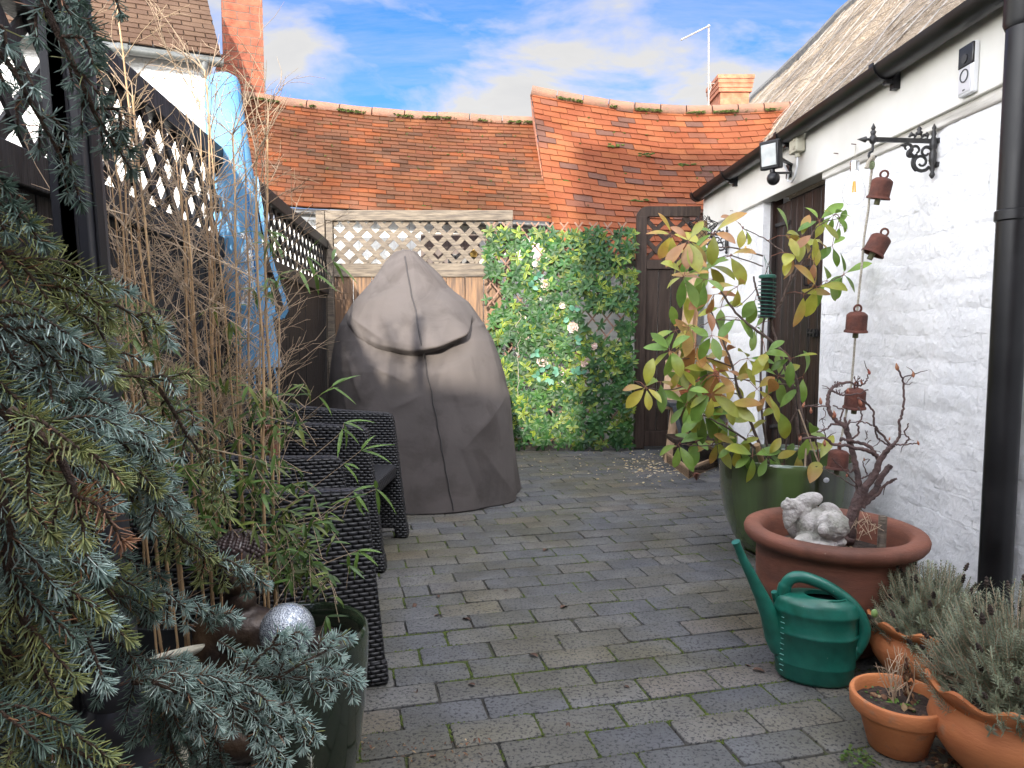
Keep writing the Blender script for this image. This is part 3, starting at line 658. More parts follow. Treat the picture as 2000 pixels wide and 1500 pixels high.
orr = thing('outbuilding', 'outbuilding with bright orange clay tiles sagging mid roof, higher of the two joined roofs', 'outbuilding', (1.8, 7.2, 0), 'tiled outbuildings behind the back fence')
EL, ER, RL, RR = P(1084, 505, 6.2), P(1760, 515, 6.2), P(1037, 178, 7.3), P(1590, 208, 7.3)
sagR = lambda u, v: (-.115 * math.sin(PI * min(1, u * 1.05)) * v - .05 * math.sin(PI * u) * math.sin(PI * v)) + .014 * noise.noise(V((u * 5, v * 4, 3)))
SR, nR, rR = tileroof('roof', orr, m_tile_red, EL, ER, RL, RR, 27, .165, sagR)
ridge(rR, SR, 11, .055, m_ridge, 0, 1)
moss_clumps(rR, mossfn(SR, nR, .78), 330, .003, .008)
b = MB()
for (px, py) in ((1205, 287), (1260, 305), (1340, 325), (1095, 357), (1250, 395)):
    for k in range(9):
        t = (py - 190) / 310; Y = 7.3 - 1.1 * t; p = P(px + jit(16), py + jit(3), Y) + nR * .02; b.ell(p, (.022, .012, .008), n=6, k=4)
struct(b.build('moss', m_moss, rR, smooth=180), 'stuff')
b = MB(); b.obox(V((EL.x, 6.36, 0)), (2.2, 0, 0), (0, .9, 0), (0, 0, 1.62)); b.build('wall', m_whitebrick, orr, uv=True)
# verge side of the higher roof
b = MB(); b.quad(EL + V((-.004, .02, -.02)), RL + V((-.004, .0, -.03)), V((EL.x - .004, 7.3, 1.5)), V((EL.x - .004, 6.2, 1.5))); b.build('gable', m_chim2, orr, uv=True, solid=.01)
# small chimney behind the red roof + aerial
cb = thing('brick_chimney', 'small square red brick chimney stack with flared top behind the orange roof ridge', 'chimney', P(1430, 205, 9))
b = MB(); e0 = P(1406, 230, 9); e1 = P(1462, 230, 9); wd = e1.x - e0.x
zt = P(1430, 180, 9).z; b.obox(V((e0.x, 9, 2.6)), (wd, 0, 0), (0, .45, 0), (0, 0, zt - 2.6)); b.build('stack', m_chim2, cb, uv=True)
ztt = P(1430, 147, 9).z
for k in range(4):
    h = (ztt - zt) / 4; e = .025 + .008 * k; b = MB(); b.obox(V((e0.x - e, 9 - e, zt + k * h)), (wd + 2 * e, 0, 0), (0, .45 + 2 * e, 0), (0, 0, h - .004)); b.build('flared_course', m_tile_red if 0 else m_chim2, cb, uv=True)
an = thing('tv_aerial', 'thin grey television aerial mast with one slanting arm above the orange roof', 'aerial', P(1383, 195, 8.9))
b = MB(); b.tube([P(1384, 240, 8.9), P(1384, 48, 8.9)], .011, 6); b.build('mast', m_net, an)
b = MB(); b.tube([P(1386, 50, 8.9), P(1330, 78, 8.2)], .010, 6)
b.build('arm', m_net, an)
b = MB(); b.tube([P(1384, 150, 8.9), P(1389, 170, 8.9), P(1384, 186, 8.9)], .007, 5); b.tube([P(1380, 163, 8.9), P(1396, 163, 8.9)], .005, 5); b.build('clamp', m_net, an)

# ================================================================== NEIGHBOUR'S HOUSE ON THE LEFT
wv = V((math.cos(R(22)), math.sin(R(22)), 0)); wn = V((math.sin(R(22)), -math.cos(R(22)), 0))
nb = thing('neighbour_house', 'white painted brick house with brown tiled roof and grey gutter, over the left fence', 'house', (-4, 7, 0))
r0 = P(418, 300, 6.35); r0.z = 0; zt = 3.28
b = MB(); b.obox(r0 - wv * 6, wv * 6, -wn * 3, (0, 0, zt)); b.build('wall', m_whitebrick, nb, uv=True)
EL, ER = P(432, 108, 6.3) - wv * 5.2 + V((0, 0, .02)), P(432, 108, 6.3); up = V((-.30, 1.0, 1.25))
RL = EL - wn * 1.6 + V((0, 0, 2.0)); RR = ER - wn * 1.6 + V((-.32, 0, 2.0))
Sb, nb_, rb = tileroof('roof', nb, m_tile_brown, EL, ER, RL, RR, 34, .17, None, th=.009)
b = MB(); b.obox(EL + V((0, 0, -.10)) - wn * .02, wv * 5.2, -wn * .05, (0, 0, .10)); b.build('fascia_board', m_grey_pl, nb)
gl0 = P(432, 122, 6.24); 
b = MB(); b.tube([gl0 - wv * 5, gl0 - wv * .72], .045, 12); b.build('gutter', m_grey_pl, nb)
b = MB(); b.tube([gl0 - wv * .76, gl0 + wv * .02], .034, 14); b.tube([gl0 - wv * .13, gl0 - wv * .13 + V((0, 0, -.07)), gl0 - wv * .15 + V((0, .03, -.14))], [.034, .034, .028], 12)
b.tube([gl0 - wv * .78, gl0 - wv * .70], .05, 14); b.tube([gl0 - wv * .17, gl0 - wv * .10], .04, 14); b.build('waste_pipe', m_grey_pl, nb)
b = MB(); q = gl0 - wv * .74; b.tube([q, q + V((0, -.02, -.16))], .008, 6); b.tube([q + V((-.01, -.02, -.16)), q + V((.05, -.03, -.19))], .012, 6); b.build('bracket', m_grey_pl, nb)
# tall brick chimney wall
ch = thing('chimney_stack', 'tall red brick chimney stack rising out of the picture beside the neighbour house', 'chimney', P(472, 205, 6.5))
c0 = P(438, 186, 7.3); wch = .385
b = MB(); b.obox(V((c0.x, c0.y, c0.z)), wv * wch, -wn * .5, (0, 0, 2.2)); b.build('brickwork', m_chim, ch, uv=True)
b = MB(); b.obox(V((c0.x, c0.y, c0.z - .14)) + wv * .16 + wn * .012, wv * (wch - .15), -wn * .5, (0, 0, .16)); b.build('flashing', m_lead, ch)
b = MB(); q_ = P(421, 104, 7.2); b.obox(V((q_.x, q_.y, 1.5)), wv * .16, -wn * .3, (0, 0, q_.z - 1.5)); b.build('brick_shoulder', m_chim, ch, uv=True)
bi = MB(); bi.obox(V((c0.x, c0.y, 0)) - wv * .3 - wn * .05, wv * (wch + .28), -wn * .45, (0, 0, c0.z - .5)); bi.build('base', m_whitebrick, ch, uv=True)

# house behind the camera (the photographer's own side of the yard); it shades the near yard
hb = thing('brick_house', 'tall brick house on the near side of the yard, behind the viewpoint', 'house', (2, -5, 0))
b = MB(); b.obox((-.07, -6, 0), (5, 0, 0), (0, 2.6, 0), (0, 0, 6.05)); b.build('wall', m_backbrick, hb, uv=True)
b = MB(); b.obox((-3.5, -6, 0), (3.42, 0, 0), (0, 2.6, 0), (0, 0, 3.02)); b.build('side_wing', m_backbrick, hb, uv=True)

# ================================================================== FENCES
def lattice(b, o, U, H, nrm, s=.105, sw=.034, th=.009, ph=0):
    """two crossing layers of slats filling the rectangle o, U (vector), H (height)"""
    Wd = U.length; u = U.normalized(); z = V((0, 0, 1)); 
    for lay, sg in ((0, 1), (1, -1)):
        k = -int(H / s) - 3
        step = s * 1.4142
        c = -H - step + ph
        while c < Wd + H + step:
            # line: uu = c + sg*t , vv = t   t in 0..H
            ts = []
            t0, t1 = 0, H
            if sg > 0: t0 = max(t0, -c); t1 = min(t1, Wd - c)
            else: t0 = max(t0, c - Wd); t1 = min(t1, c)
            if t1 - t0 > .02:
                a = o + u * (c + sg * t0) + z * t0; d = o + u * (c + sg * t1) + z * t1
                a += nrm * th * (lay - .5); d += nrm * th * (lay - .5)
                b.beam(a, d, sw, th * .96, up=nrm)
            c += step
def fpt(y, z, off=0): return V((FX(y) + off, y, z))
def fence_panel(y0, y1, label, grp, ztop=1.70, zmid=1.335):
    t = thing('lattice_fence', label, 'fence', fpt((y0 + y1) / 2, 0), grp)
    a, c = fpt(y0, 0), fpt(y1, 0); U = c - a; n = V((1, .1154, 0)).normalized()
    b = MB(); b.obox(a + V((0, 0, ztop - .035)) - n * .03, U, n * .06, (0, 0, .07)); b.build('top_rail', m_black_wood, t, bevel=.005)
    b = MB(); b.obox(a + V((0, 0, zmid - .04)) - n * .022, U, n * .05, (0, 0, .08)); b.build('middle_rail', m_black_wood, t, bevel=.004)
    b = MB(); lattice(b, a + V((0, 0, zmid + .03)), U, ztop - zmid - .06, n); b.build('lattice', m_black_wood, t)
    b = MB(); k = int(U.length / .082); 
    for i in range(k):
        p = a + U * (i / k); b.obox(p + n * (-.012 + jit(.002)) + V((0, 0, .03)), U * (1 / k) * .93, n * .014, (0, 0, zmid - .06)); 
    b.build('boards', m_black_board, t, bevel=.002)
    b = MB(); b.obox(a + n * -.02 + V((0, 0, .02)), U, n * .006, (0, 0, zmid - .05)); b.build('backing', m_black_board, t)
    return t
fence_panel(1.0, 3.17, 'long black fence panel with lattice top behind the dry bamboo and spruce', 'black fence panels down the left side')
fence_panel(3.42, 5.93, 'black fence panel with lattice top between the blue parasol and the back corner', 'black fence panels down the left side')
fence_panel(-1.4, .88, 'black fence panel nearest the viewpoint', 'black fence panels down the left side')
for y, lb in ((3.30, 'square black fence post behind the blue parasol'), (.94, 'black fence post behind the blue spruce'),):
    b = MB(); b.box(fpt(y, .87), (.09, .09, 1.74)); tag(b.build('fence_post', m_black_wood, bevel=.006), lb, 'post', 'black fence posts')

# grey lattice topped panel at the back
YB = 5.95
bp = thing('lattice_fence', 'weathered grey brown fence panel with square lattice top behind the covered chair', 'fence', (-.8, YB, 0))
xl, xr = P(638, 470, YB).x, P(1002, 470, YB).x
zt, z1, z2 = P(800, 412, YB).z, P(800, 515, YB).z, P(800, 541, YB).z
b = MB(); b.obox((xl, YB - .045, zt - .085), (xr - xl, 0, 0), (0, .07, 0), (0, 0, .085)); b.build('top_rail', m_grey_wood, bp, bevel=.006)
b = MB(); b.obox((xl + .06, YB - .03, z2), (xr - xl - .06, 0, 0), (0, .05, 0), (0, 0, z1 - z2)); b.build('middle_rail', m_grey_wood, bp, bevel=.004)
b = MB(); b.obox((xl + .004, YB - .04, .0), (.056, 0, 0), (0, .06, 0), (0, 0, zt - .087)); b.build('side_post', m_grey_wood, bp, bevel=.004)
b = MB(); b.obox((xr - .06, YB - .04, .0), (.056, 0, 0), (0, .06, 0), (0, 0, zt - .087)); b.build('side_post', m_grey_wood, bp, bevel=.004)
b = MB(); lattice(b, V((xl + .06, YB - .01, z1 + .002)), V((xr - xl - .12, 0, 0)), zt - .087 - z1, V((0, -1, 0)), s=.104, sw=.040, th=.010, ph=.03); b.build('lattice', m_grey_wood, bp)
b = MB(); x = xl + .062
while x < xr - .1:
    wd = .155; b.obox((x, YB - .012 + jit(.002), .03), (wd - .006, 0, 0), (0, .018, 0), (0, 0, z2 - .03)); x += wd
b.build('boards', m_fence_board, bp, bevel=.003)
b = MB(); b.obox((xl - .075, YB - .05, 0), (.072, 0, 0), (0, .075, 0), (0, 0, zt - .005)); tag(b.build('fence_post', m_grey_wood, bevel=.006), 'square grey wooden post at the back left corner of the yard', 'post')

# dark brown gate
gy = 5.90
gate = thing('garden_gate', 'dark brown gate with rounded top corner and lattice window, beside the white cottage', 'gate', (1.2, gy, 0))
gl, gr = P(1241, 600, gy).x, P(1366, 600, gy).x - .012
gz, g1, g2 = P(1300, 404, gy).z, P(1300, 508, gy).z, P(1300, 526, gy).z
b = MB(); b.obox((gl + .085, gy - .03, gz - .08), (gr - gl - .085, 0, 0), (0, .06, 0), (0, 0, .08))
pr = [(gl + .085 - .085 * math.sin(t * PI / 16), gz - .085 + .085 * math.cos(t * PI / 16)) for t in range(9)]
for A, B in zip(pr, pr[1:]): 
    b.f.append([b.a((A[0], gy - .03, A[1])), b.a((B[0], gy - .03, B[1])), b.a((gl + .086, gy - .03, gz - .09))]); b.quad((A[0], gy - .03, A[1]), (A[0], gy + .03, A[1]), (B[0], gy + .03, B[1]), (B[0], gy - .03, B[1]))
b.build('top_rail', m_brown_wood, gate)
b = MB(); b.obox((gl, gy - .031, .01), (.082, 0, 0), (0, .062, 0), (0, 0, gz - .092)); b.build('side_post', m_brown_wood, gate, bevel=.004)
b = MB(); b.obox((gl + .084, gy - .025, g2), (gr - gl - .084, 0, 0), (0, .05, 0), (0, 0, g1 - g2)); b.build('middle_rail', m_brown_wood, gate, bevel=.003)
b = MB(); b.obox((gl + .084, gy - .025, .03), (gr - gl - .084, 0, 0), (0, .05, 0), (0, 0, .13)); b.build('bottom_rail', m_brown_wood, gate, bevel=.003)
b = MB(); lattice(b, V((gl + .083, gy, g1)), V((gr - gl - .083, 0, 0)), gz - .082 - g1, V((0, -1, 0)), s=.115, sw=.036, th=.011, ph=.02); b.build('lattice', m_brown_wood, gate)
b = MB(); x = gl + .085
while x < gr - .04: b.obox((x, gy - .008 + jit(.002), .161), (.098, 0, 0), (0, .018, 0), (0, 0, g2 - .163)); x += .103
b.build('boards', m_brown_wood, gate, bevel=.003)

# ================================================================== ARTIFICIAL LEAF SCREEN
ly = 5.84
ls = thing('leaf_screen', 'expanding trellis screen of artificial ivy leaves with pink roses, beside the dark gate', 'leaf screen', (.5, ly, 0))
sx0, sx1 = P(950, 600, ly).x, P(1236, 600, ly).x; sz0, sz1 = P(1100, 866, ly).z, P(1100, 434, ly).z
b = MB(); SP = .118
for lay, sg in ((0, 1), (1, -1)):
    c = -2.2
    while c < 1.4 + 2:
        H = sz1 - sz0; Wd = sx1 - sx0; sl = .8
        t0, t1 = 0, H
        if sg > 0: t0 = max(0, -c / sl); t1 = min(H, (Wd - c) / sl)
        else: t0 = max(0, (c - Wd) / sl); t1 = min(H, c / sl)
        if t1 - t0 > .03:
            b.beam((sx0 + c + sg * sl * t0, ly + .012 * lay, sz0 + t0), (sx0 + c + sg * sl * t1, ly + .012 * lay, sz0 + t1), .012, .008, up=(0, -1, 0))
        c += SP
b.build('stick_lattice', m_stick, ls)
b = MB(); nclu = 0
for k in range(1800):
    u, v = rnd.random(), rnd.random(); x = sx0 + (sx1 - sx0) * u; z = sz0 - .02 + (sz1 - sz0 - .06) * v
    dn = fbm(V((x * 4.2, z * 3.4, 4)), 3)
    if dn < -.42: continue
    ppx = 1000 + x * F / ly; 
    if (u < .12 and .62 < v < .78) and rnd.random() < .7: continue
    if rnd.random() > .80: continue
    base = V((x, ly - rnd.uniform(.005, .05) - .05 * max(0, fbm(V((x * 7, z * 7, 1)), 2)), z)); nl = rnd.choice([4, 5, 5, 6]); ax = V((jit(.5), -1, rnd.uniform(-.2, .7))).normalized()
    dk = rnd.uniform(.7, 1.25); yel = rnd.random() < .28; a0 = rnd.random() * 6
    for q in range(nl):
        an = a0 + q * 2 * PI / nl + jit(.3); rd = V((math.cos(an), 0, math.sin(an)))
        d = (rd * 1.0 + ax * rnd.uniform(.1, .6)).normalized()
        col = (.018 * dk, .068 * dk, .015 * dk); 
        e = (.30 * dk, .34 * dk, .035) if (yel and rnd.random() < .75) else ((.07 * dk, .16 * dk, .03) if rnd.random() < .5 else (.03 * dk, .11 * dk, .025))
        b.leaf(base, d, ax, rnd.uniform(.046, .072), rnd.uniform(.019, .028), .5, .25, 4, col, None if not yel else (.1 * dk, .2 * dk, .03), .9, e)
b.build('ivy_leaves', m_leafplain, ls, col=True, smooth=180)
for (px, py, r_) in ((1060, 704, .062), (1146, 710, .058), (1067, 556, .055), (1119, 640, .055), (1099, 596, .035), (1028, 662, .03), (1100, 728, .032), (1160, 676, .038), (1045, 515, .03)):
    c = P(px, py, ly - .075); b = MB(); r_ *= .72
    for rg in range(4):
        n_ = 3 + rg * 2; rr = r_ * (.16 + .27 * rg)
        for q in range(n_):
            an = q * 2 * PI / n_ + rg * .7; d = V((math.cos(an), 0, math.sin(an)))
            pb = c + d * rr * .35 + V((0, .012 * rg, 0)); b.leaf(pb, (d * (.35 + .3 * rg) + V((0, -1.1 + .32 * rg, 0))), d * -1 + V((0, -.01, 0)), r_ * (.55 + .2 * rg), r_ * (.8 + .25 * rg), -.9, .5, 5, shp=.6)
    b.ell(c + V((0, -.004, 0)), r_ * .28, n=8, k=6)
    rz = b.build('rose', m_rose, ls, smooth=180)
b = MB()
for (px, py) in ((1050, 735), (1075, 740), (1090, 725), (1065, 720), (1110, 620), (1122, 605), (1125, 725), (1040, 560), (1050, 540), (1045, 690), (1125, 665), (1135, 730)):
    c = P(px, py, ly - .07)
    for q in range(3): b.leaf(c, V((jit(1), -.3, jit(1))), (0, -1, 0), .055, .034, .2, .1, 4, (.10, .26, .17))
b.build('rose_leaves', m_leafplain, ls, col=True, smooth=180)
b = MB()
x0 = P(1012, 600, ly).x; b.tube([V((x0 + .05 * noise.noise(V((q * .35, 1, 0))), ly - .07, 1.15 - .03 * q)) for q in range(24)], .0022, 4)
b.build('wire_string', m_rope, ls)

# ================================================================== COVERED HANGING EGG CHAIR
TAB = [(488, 788, 800), (492, 772, 812), (500, 764, 818), (512, 754, 830), (524, 746, 842), (540, 736, 857), (560, 722, 874), (594, 694, 911), (620, 679, 931), (640, 669, 944), (670, 661, 962), (700, 656, 973), (740, 652, 984), (780, 649, 992), (830, 646, 999), (880, 644, 1004), (940, 642, 1009), (985, 641, 1013)]
YC = 4.32
def tabx(py):
    for A, B in zip(TAB, TAB[1:]):
        if py <= B[0]: t = (py - A[0]) / (B[0] - A[0]); return A[1] + (B[1] - A[1]) * t, A[2] + (B[2] - A[2]) * t
    return TAB[-1][1], TAB[-1][2]
ztop, pytop, pybot = P(794, 488, YC).z, 488, 963
def sst(a, b_, x): t = max(0, min(1, (x - a) / (b_ - a))); return t * t * (3 - 2 * t)
FOLDS = [(691, 621, 747, 662, .014, 9), (824, 600, 808, 690, .018, 9), (808, 505, 812, 565, .010, 10), (812, 565, 829, 640, .014, 12), (745, 530, 766, 560, -.010, 7), (722, 712, 800, 750, .013, 12), (754, 690, 820, 722, .012, 9), (901, 575, 932, 628, .010, 8), (925, 640, 965, 625, .010, 7),
         (815, 572, 903, 560, -.012, 9), (765, 800, 822, 770, .010, 10), (990, 770, 905, 880, .014, 18), (680, 700, 705, 780, .014, 12), (860, 690, 900, 800, .010, 16), (700, 600, 790, 560, .009, 12), (915, 700, 960, 860, .010, 18), (720, 800, 745, 930, .012, 16), (780, 830, 760, 990, .009, 14), (940, 880, 1000, 970, .012, 14),
         (860, 860, 830, 1000, .010, 20), (745, 610, 770, 668, .010, 8), (880, 600, 862, 668, .010, 10), (905, 700, 845, 720, -.008, 8), (670, 760, 690, 860, .012, 10), (735, 575, 700, 625, .010, 9), (840, 520, 880, 560, .008, 8), (776, 520, 752, 600, .009, 12), (898, 880, 940, 990, -.008, 12), (800, 700, 770, 770, .008, 8), (845, 690, 835, 760, .008, 8), (640, 850, 700, 960, .012, 14), (950, 650, 975, 740, .010, 9)]
def coverpt(u, v):
    t = v; py = 488 + (985 - 488) * (1 - (1 - t) ** 1.0) if t > .12 else 488 + (985 - 488) * (t * t / .12 * 1.0)
    py = min(py, 985)
    xl_, xr_ = tabx(py); pl, pr_ = P(xl_, py, YC), P(xr_, py, YC)
    z = max(.004, pl.z * (1 if py < 940 else max(0, (963 - py) / 23 if py < 963 else 0)))
    z = ztop + (0.004 - ztop) * ((py - 488) / (985 - 488)) ** 1.0 if True else z
    cx = (pl.x + pr_.x) / 2; a = (pr_.x - pl.x) / 2; bb = min(a * .98, .50) + .05 * (1 - z / ztop)
    an = 2 * PI * u; ca, sa = math.cos(an), math.sin(an); e = .86
    X = a * math.copysign(abs(ca) ** e, ca); Yd = bb * math.copysign(abs(sa) ** e, sa)    # sa<0 is the front
    p = V((cx + X, YC + .02 + Yd, z)); out = V((ca, sa, 0))
    front = max(0, -sa) ** .6
    zf = P(808, 688, YC - .45).z + .24 * abs(ca - .06) ** 1.7 + .016 * noise.noise(V((ca * 4, 0, 2))) - .01
    dz = z - zf
    f = 0
    if dz > -.002: f = (.065 + .055 * sst(-.2, .25, ca)) * max(0, 1 - dz / .30) * sst(-.004, .028, dz)
    else: f = -.05 * (1 - sst(0, .13, -dz))
    if dz > 0: f += .030 * max(0, 1 - abs(ca - .02 - .15 * dz) / .32) * sst(0, .06, dz) * max(0, 1 - dz / .5)
    f *= .75 + .7 * noise.noise(V((ca * 3.5, 3, z * 2)))
    p += out * f * sst(.28, .85, -sa) * (.12 + .88 * sst(-.50, .05, ca)) * (1 - .6 * sst(.55, .95, ca))
    # taut panels with a few sharp creases
    wr = .012 * abs(noise.noise(V((ca * 1.5 + z * .8, sa * 1.4, z * 1.1)))) + .003 * abs(noise.noise(V((ca * 4.5 - z * 3.4, sa * 4, z * 4.1 + 7)))) - .004
    if -sa > -.15:
        qx = 1000 + p.x / p.y * F; qy = 644 - (p.z - 1) / p.y * F * 1.0
        for (x0, y0, x1, y1, am, wd_) in FOLDS:
            dx, dy = x1 - x0, y1 - y0; l2 = dx * dx + dy * dy; t_ = ((qx - x0) * dx + (qy - y0) * dy) / l2
            if t_ < -.3 or t_ > 1.3: continue
            tc_ = min(1, max(0, t_)); d_ = math.hypot(qx - x0 - dx * tc_, qy - y0 - dy * tc_)
            if d_ > wd_ * 4: continue
            wr += am * math.exp(-d_ / wd_) * math.sin(PI * min(1, max(0, .12 + .76 * t_))) 
    if z < .22: wr += .016 * math.sin(an * 7 + 2 * math.sin(an * 2)) * (1 - z / .22)
    p += out * wr
    return p
cv = thing('covered_egg_chair', 'hanging egg chair under a fitted taupe fabric cover standing on the paving', 'covered chair', (-.55, YC, 0))
b = MB(); b.grid(360, 300, coverpt); b.build('cover', m_cover, cv, smooth=180, solid=.004)
b = MB(); pts = []
for k in range(90):
    v = .05 + .95 * k / 89; best = None
    tgt = 792 + (v - .05) * 100 if v < .5 else 837 + (v - .5) * 96
    for q in range(60):
        u = .60 + .25 * q / 59; p = coverpt(u, v); px = 1000 + p.x / p.y * F
        if best is None or abs(px - tgt) < best[0]: best = (abs(px - tgt), p)
    pts.append(best[1] + V((0, -.004, .0)))
pts = [sum(pts[max(0, k - 2):k + 3], V()) / len(pts[max(0, k - 2):k + 3]) + V((0, -.003, 0)) for k in range(len(pts))]
b.tube(pts, .0038, 6); b.build('seam_piping', m_cover_seam, cv, smooth=180)
b = MB(); h0 = coverpt(.72, 1.0)
b.tube([h0 + V((0, -.0, .004)), h0 + V((.03, -.03, .008)), h0 + V((.08, -.035, .006)), h0 + V((.12, -.02, .006)), h0 + V((.16, -.03, .006))], .004, 5); b.build('draw_cord', m_cover_seam, cv)

# ================================================================== WICKER ARMCHAIRS
def armchair(label, fn, ff, zarm, lean):
    """fn/ff: floor points of the near and far front legs"""
    fn, ff = V(fn), V(ff); wd = (ff - fn).length; ydir = (ff - fn).normalized(); 
    ax = V((ydir.y, -ydir.x, 0)); c = (fn + ff) / 2
    t = thing('wicker_armchair', label, 'armchair', c, 'black wicker armchairs along the fence'); OFF.pop(t.name)
    rot = math.atan2(ax.y, ax.x); t.rotation_euler = (0, 0, rot)
    D = .60; T = .055; h = wd / 2
    def pb(name, fnn, uv=True, bev=.012):
        b = MB(); fnn(b); o = b.build(name, m_weave, None, uv=True, bevel=bev); o.parent = t; return o
    for sgn in (-1, 1):      # sgn -1 is the near side
        y0 = sgn * h - (T if sgn > 0 else 0)
        def side(b):
            n = 14
            prof = [(0.0, .045), (-lean, zarm - .02), (-lean - .02, zarm), (-.30, zarm + .012), (-.50, zarm + .03), (-D, zarm + .05), (-D, .045)]
            i0 = [b.a((x, y0, z)) for x, z in prof]; i1 = [b.a((x, y0 + T, z)) for x, z in prof]; m = len(prof)
            b.f.append(i0); b.f.append(i1[::-1])
            for k in range(m): b.f.append([i0[(k + 1) % m], i0[k], i1[k], i1[(k + 1) % m]])
        pb('arm_panel', side)
        pb('front_leg', lambda b: b.obox((-.055, y0 - .004, 0), (.062, 0, 0), (0, T + .008, 0), (-lean * .12, 0, .075)))
        pb('rear_leg', lambda b: b.obox((-D, y0, 0), (.05, 0, 0), (0, T, 0), (0, 0, .045)))
    pb('seat', lambda b: b.obox((-D, -h + T, .30), (D - lean * .7, 0, 0), (0, 2 * h - 2 * T, 0), (0, 0, .06)))
    pb('backrest', lambda b: b.obox((-D - .03, -h, .30), (.06, 0, 0), (0, 2 * h, 0), (-.07, 0, zarm - .30 + .12)))
    pb('rear_panel', lambda b: b.obox((-D + .0, -h + T, .06), (.03, 0, 0), (0, 2 * h - 2 * T, 0), (0, 0, .24)))
    pb('stretcher', lambda b: b.obox((-.045, h - T - .002, .05), (-.4, 0, 0), (0, T, 0), (0, 0, .03)))
    return t
armchair('nearest black wicker armchair, its tall side panel behind the green pot and glass ball', (-.352, 1.935, 0), (-.56, 2.50, 0), .562, .045)
armchair('far black wicker armchair with woven seat showing, against the covered egg chair', (-.53, 2.86, 0), (-.505, 3.40, 0), .605, .06)

# ================================================================== BLUE PARASOL
pa = thing('closed_parasol', 'closed parasol in a faded blue cover leaning on the fence', 'parasol', P(520, 900, 3.0))
PP = [(437, 143, 10), (436, 152, 26), (436, 168, 32), (438, 200, 34), (444, 260, 37), (450, 330, 41), (458, 420, 43), (468, 500, 44), (480, 580, 42), (490, 640, 41), (500, 690, 40), (505, 716, 42)]
b = MB(); rings = []; n_ = 40
for q in range(110):
    t = q / 109 * (len(PP) - 1.0001); i = int(t); f = t - i; A, B = PP[i], PP[i + 1]
    px, py, hw = [A[k] + (B[k] - A[k]) * f for k in range(3)]; c = P(px, py, 3.0); r_ = hw / F * 3.0; rg = []
    for j in range(n_):
        a = 2 * PI * j / n_; z = c.z
        wr = 1 + .06 * math.sin(a * 3 + z * 1.5) + .035 * noise.noise(V((math.cos(a) * 1.6, math.sin(a) * 1.6, z * 4))) + .03 * (1 - abs(noise.noise(V((math.cos(a) * 3, math.sin(a) * 3, z * 2.5 + 5))))*2)
        rg.append(b.a(c + V((math.cos(a) * r_, math.sin(a) * r_ * .8, .02 * math.cos(a + .6) * (q < 8))) * (1 if q < 3 else wr)if False else c + V((math.cos(a) * r_ * wr, math.sin(a) * r_ * .8 * wr, 0))))
    rings.append(rg)
for A, B in zip(rings, rings[1:]):
    for j in range(n_): b.f.append([A[j], B[j], B[(j + 1) % n_], A[(j + 1) % n_]])
b.f.append(rings[0]); b.build('cover', m_blue, pa, smooth=180)
b = MB(); b.tube([P(463, 160, 2.93), P(472, 260, 2.9), P(482, 360, 2.89), P(492, 480, 2.88), P(508, 600, 2.88), P(524, 700, 2.9)], .004, 5)
b.build('zip_seam', M('blue piping', (.02, .12, .30), rough=.6), pa)
b = MB()
sp = [P(500, 345, 2.92), P(515, 440, 2.85), P(533, 520, 2.82), P(552, 575, 2.8), P(560, 605, 2.8), P(552, 620, 2.8), P(535, 615, 2.82), P(528, 560, 2.85)]
for A, B in zip(sp, sp[1:]): b.beam(A, B, .016, .003, up=(.3, -1, 0))
b.build('strap', m_blue, pa)
b = MB(); b.tube([P(500, 640, 3.0), P(520, 850, 3.0), V((P(520, 850, 3.0).x + .01, 3.0, 0))], .019, 14); b.build('pole', m_brown_wood, pa)
for k in range(5):
    b = MB(); x = 478 + k * 14; b.tube([P(x, 712, 2.95), P(x + 6, 740, 2.93), P(x + 3 + jit(8), 770 + jit(15), 2.95)], .004, 5); b.build('tie_cord', m_blue, pa)
b = MB(); b.lathe(V((P(520, 850, 3.0).x + .01, 3.0, 0)), [(0, 0), (.2, 0), (.2, .03), (.05, .06), (.03, .2), (0, .2)], 28); b.build('base', m_black_pl, pa)
b = MB()
for k in range(60):
    p = P(487 + jit(7), 545 + jit(85), 2.86); 
    b.tube([p, p + V((jit(.02), -.006, jit(.03))), p + V((jit(.03), -.01, jit(.04)))], rnd.uniform(.001, .0028), 4)
b.build('bird_mess', m_white_pl, pa)

# ================================================================== POTS
def pot(name, label, cat, c, prof, mat, soilz, soilr, group=None, fn=None, n=64, rimmat=None):
    t = thing(name, label, cat, c, group); b = MB(); b.lathe(c, prof, n, fn=fn); b.build('pot_body', mat, t, smooth=50)
    b = MB()
    b.lathe(V(c) + V((0, 0, soilz)), [(soilr, 0), (soilr * .8, .004), (soilr * .5, .006), (soilr * .2, .004), (0, .005)], 40, fn=lambda p, a, r, z: p + V((0, 0, .012 * noise.noise(p * 30 + V(c)))))
    b.build('soil', m_soil, t, smooth=180)
    return t
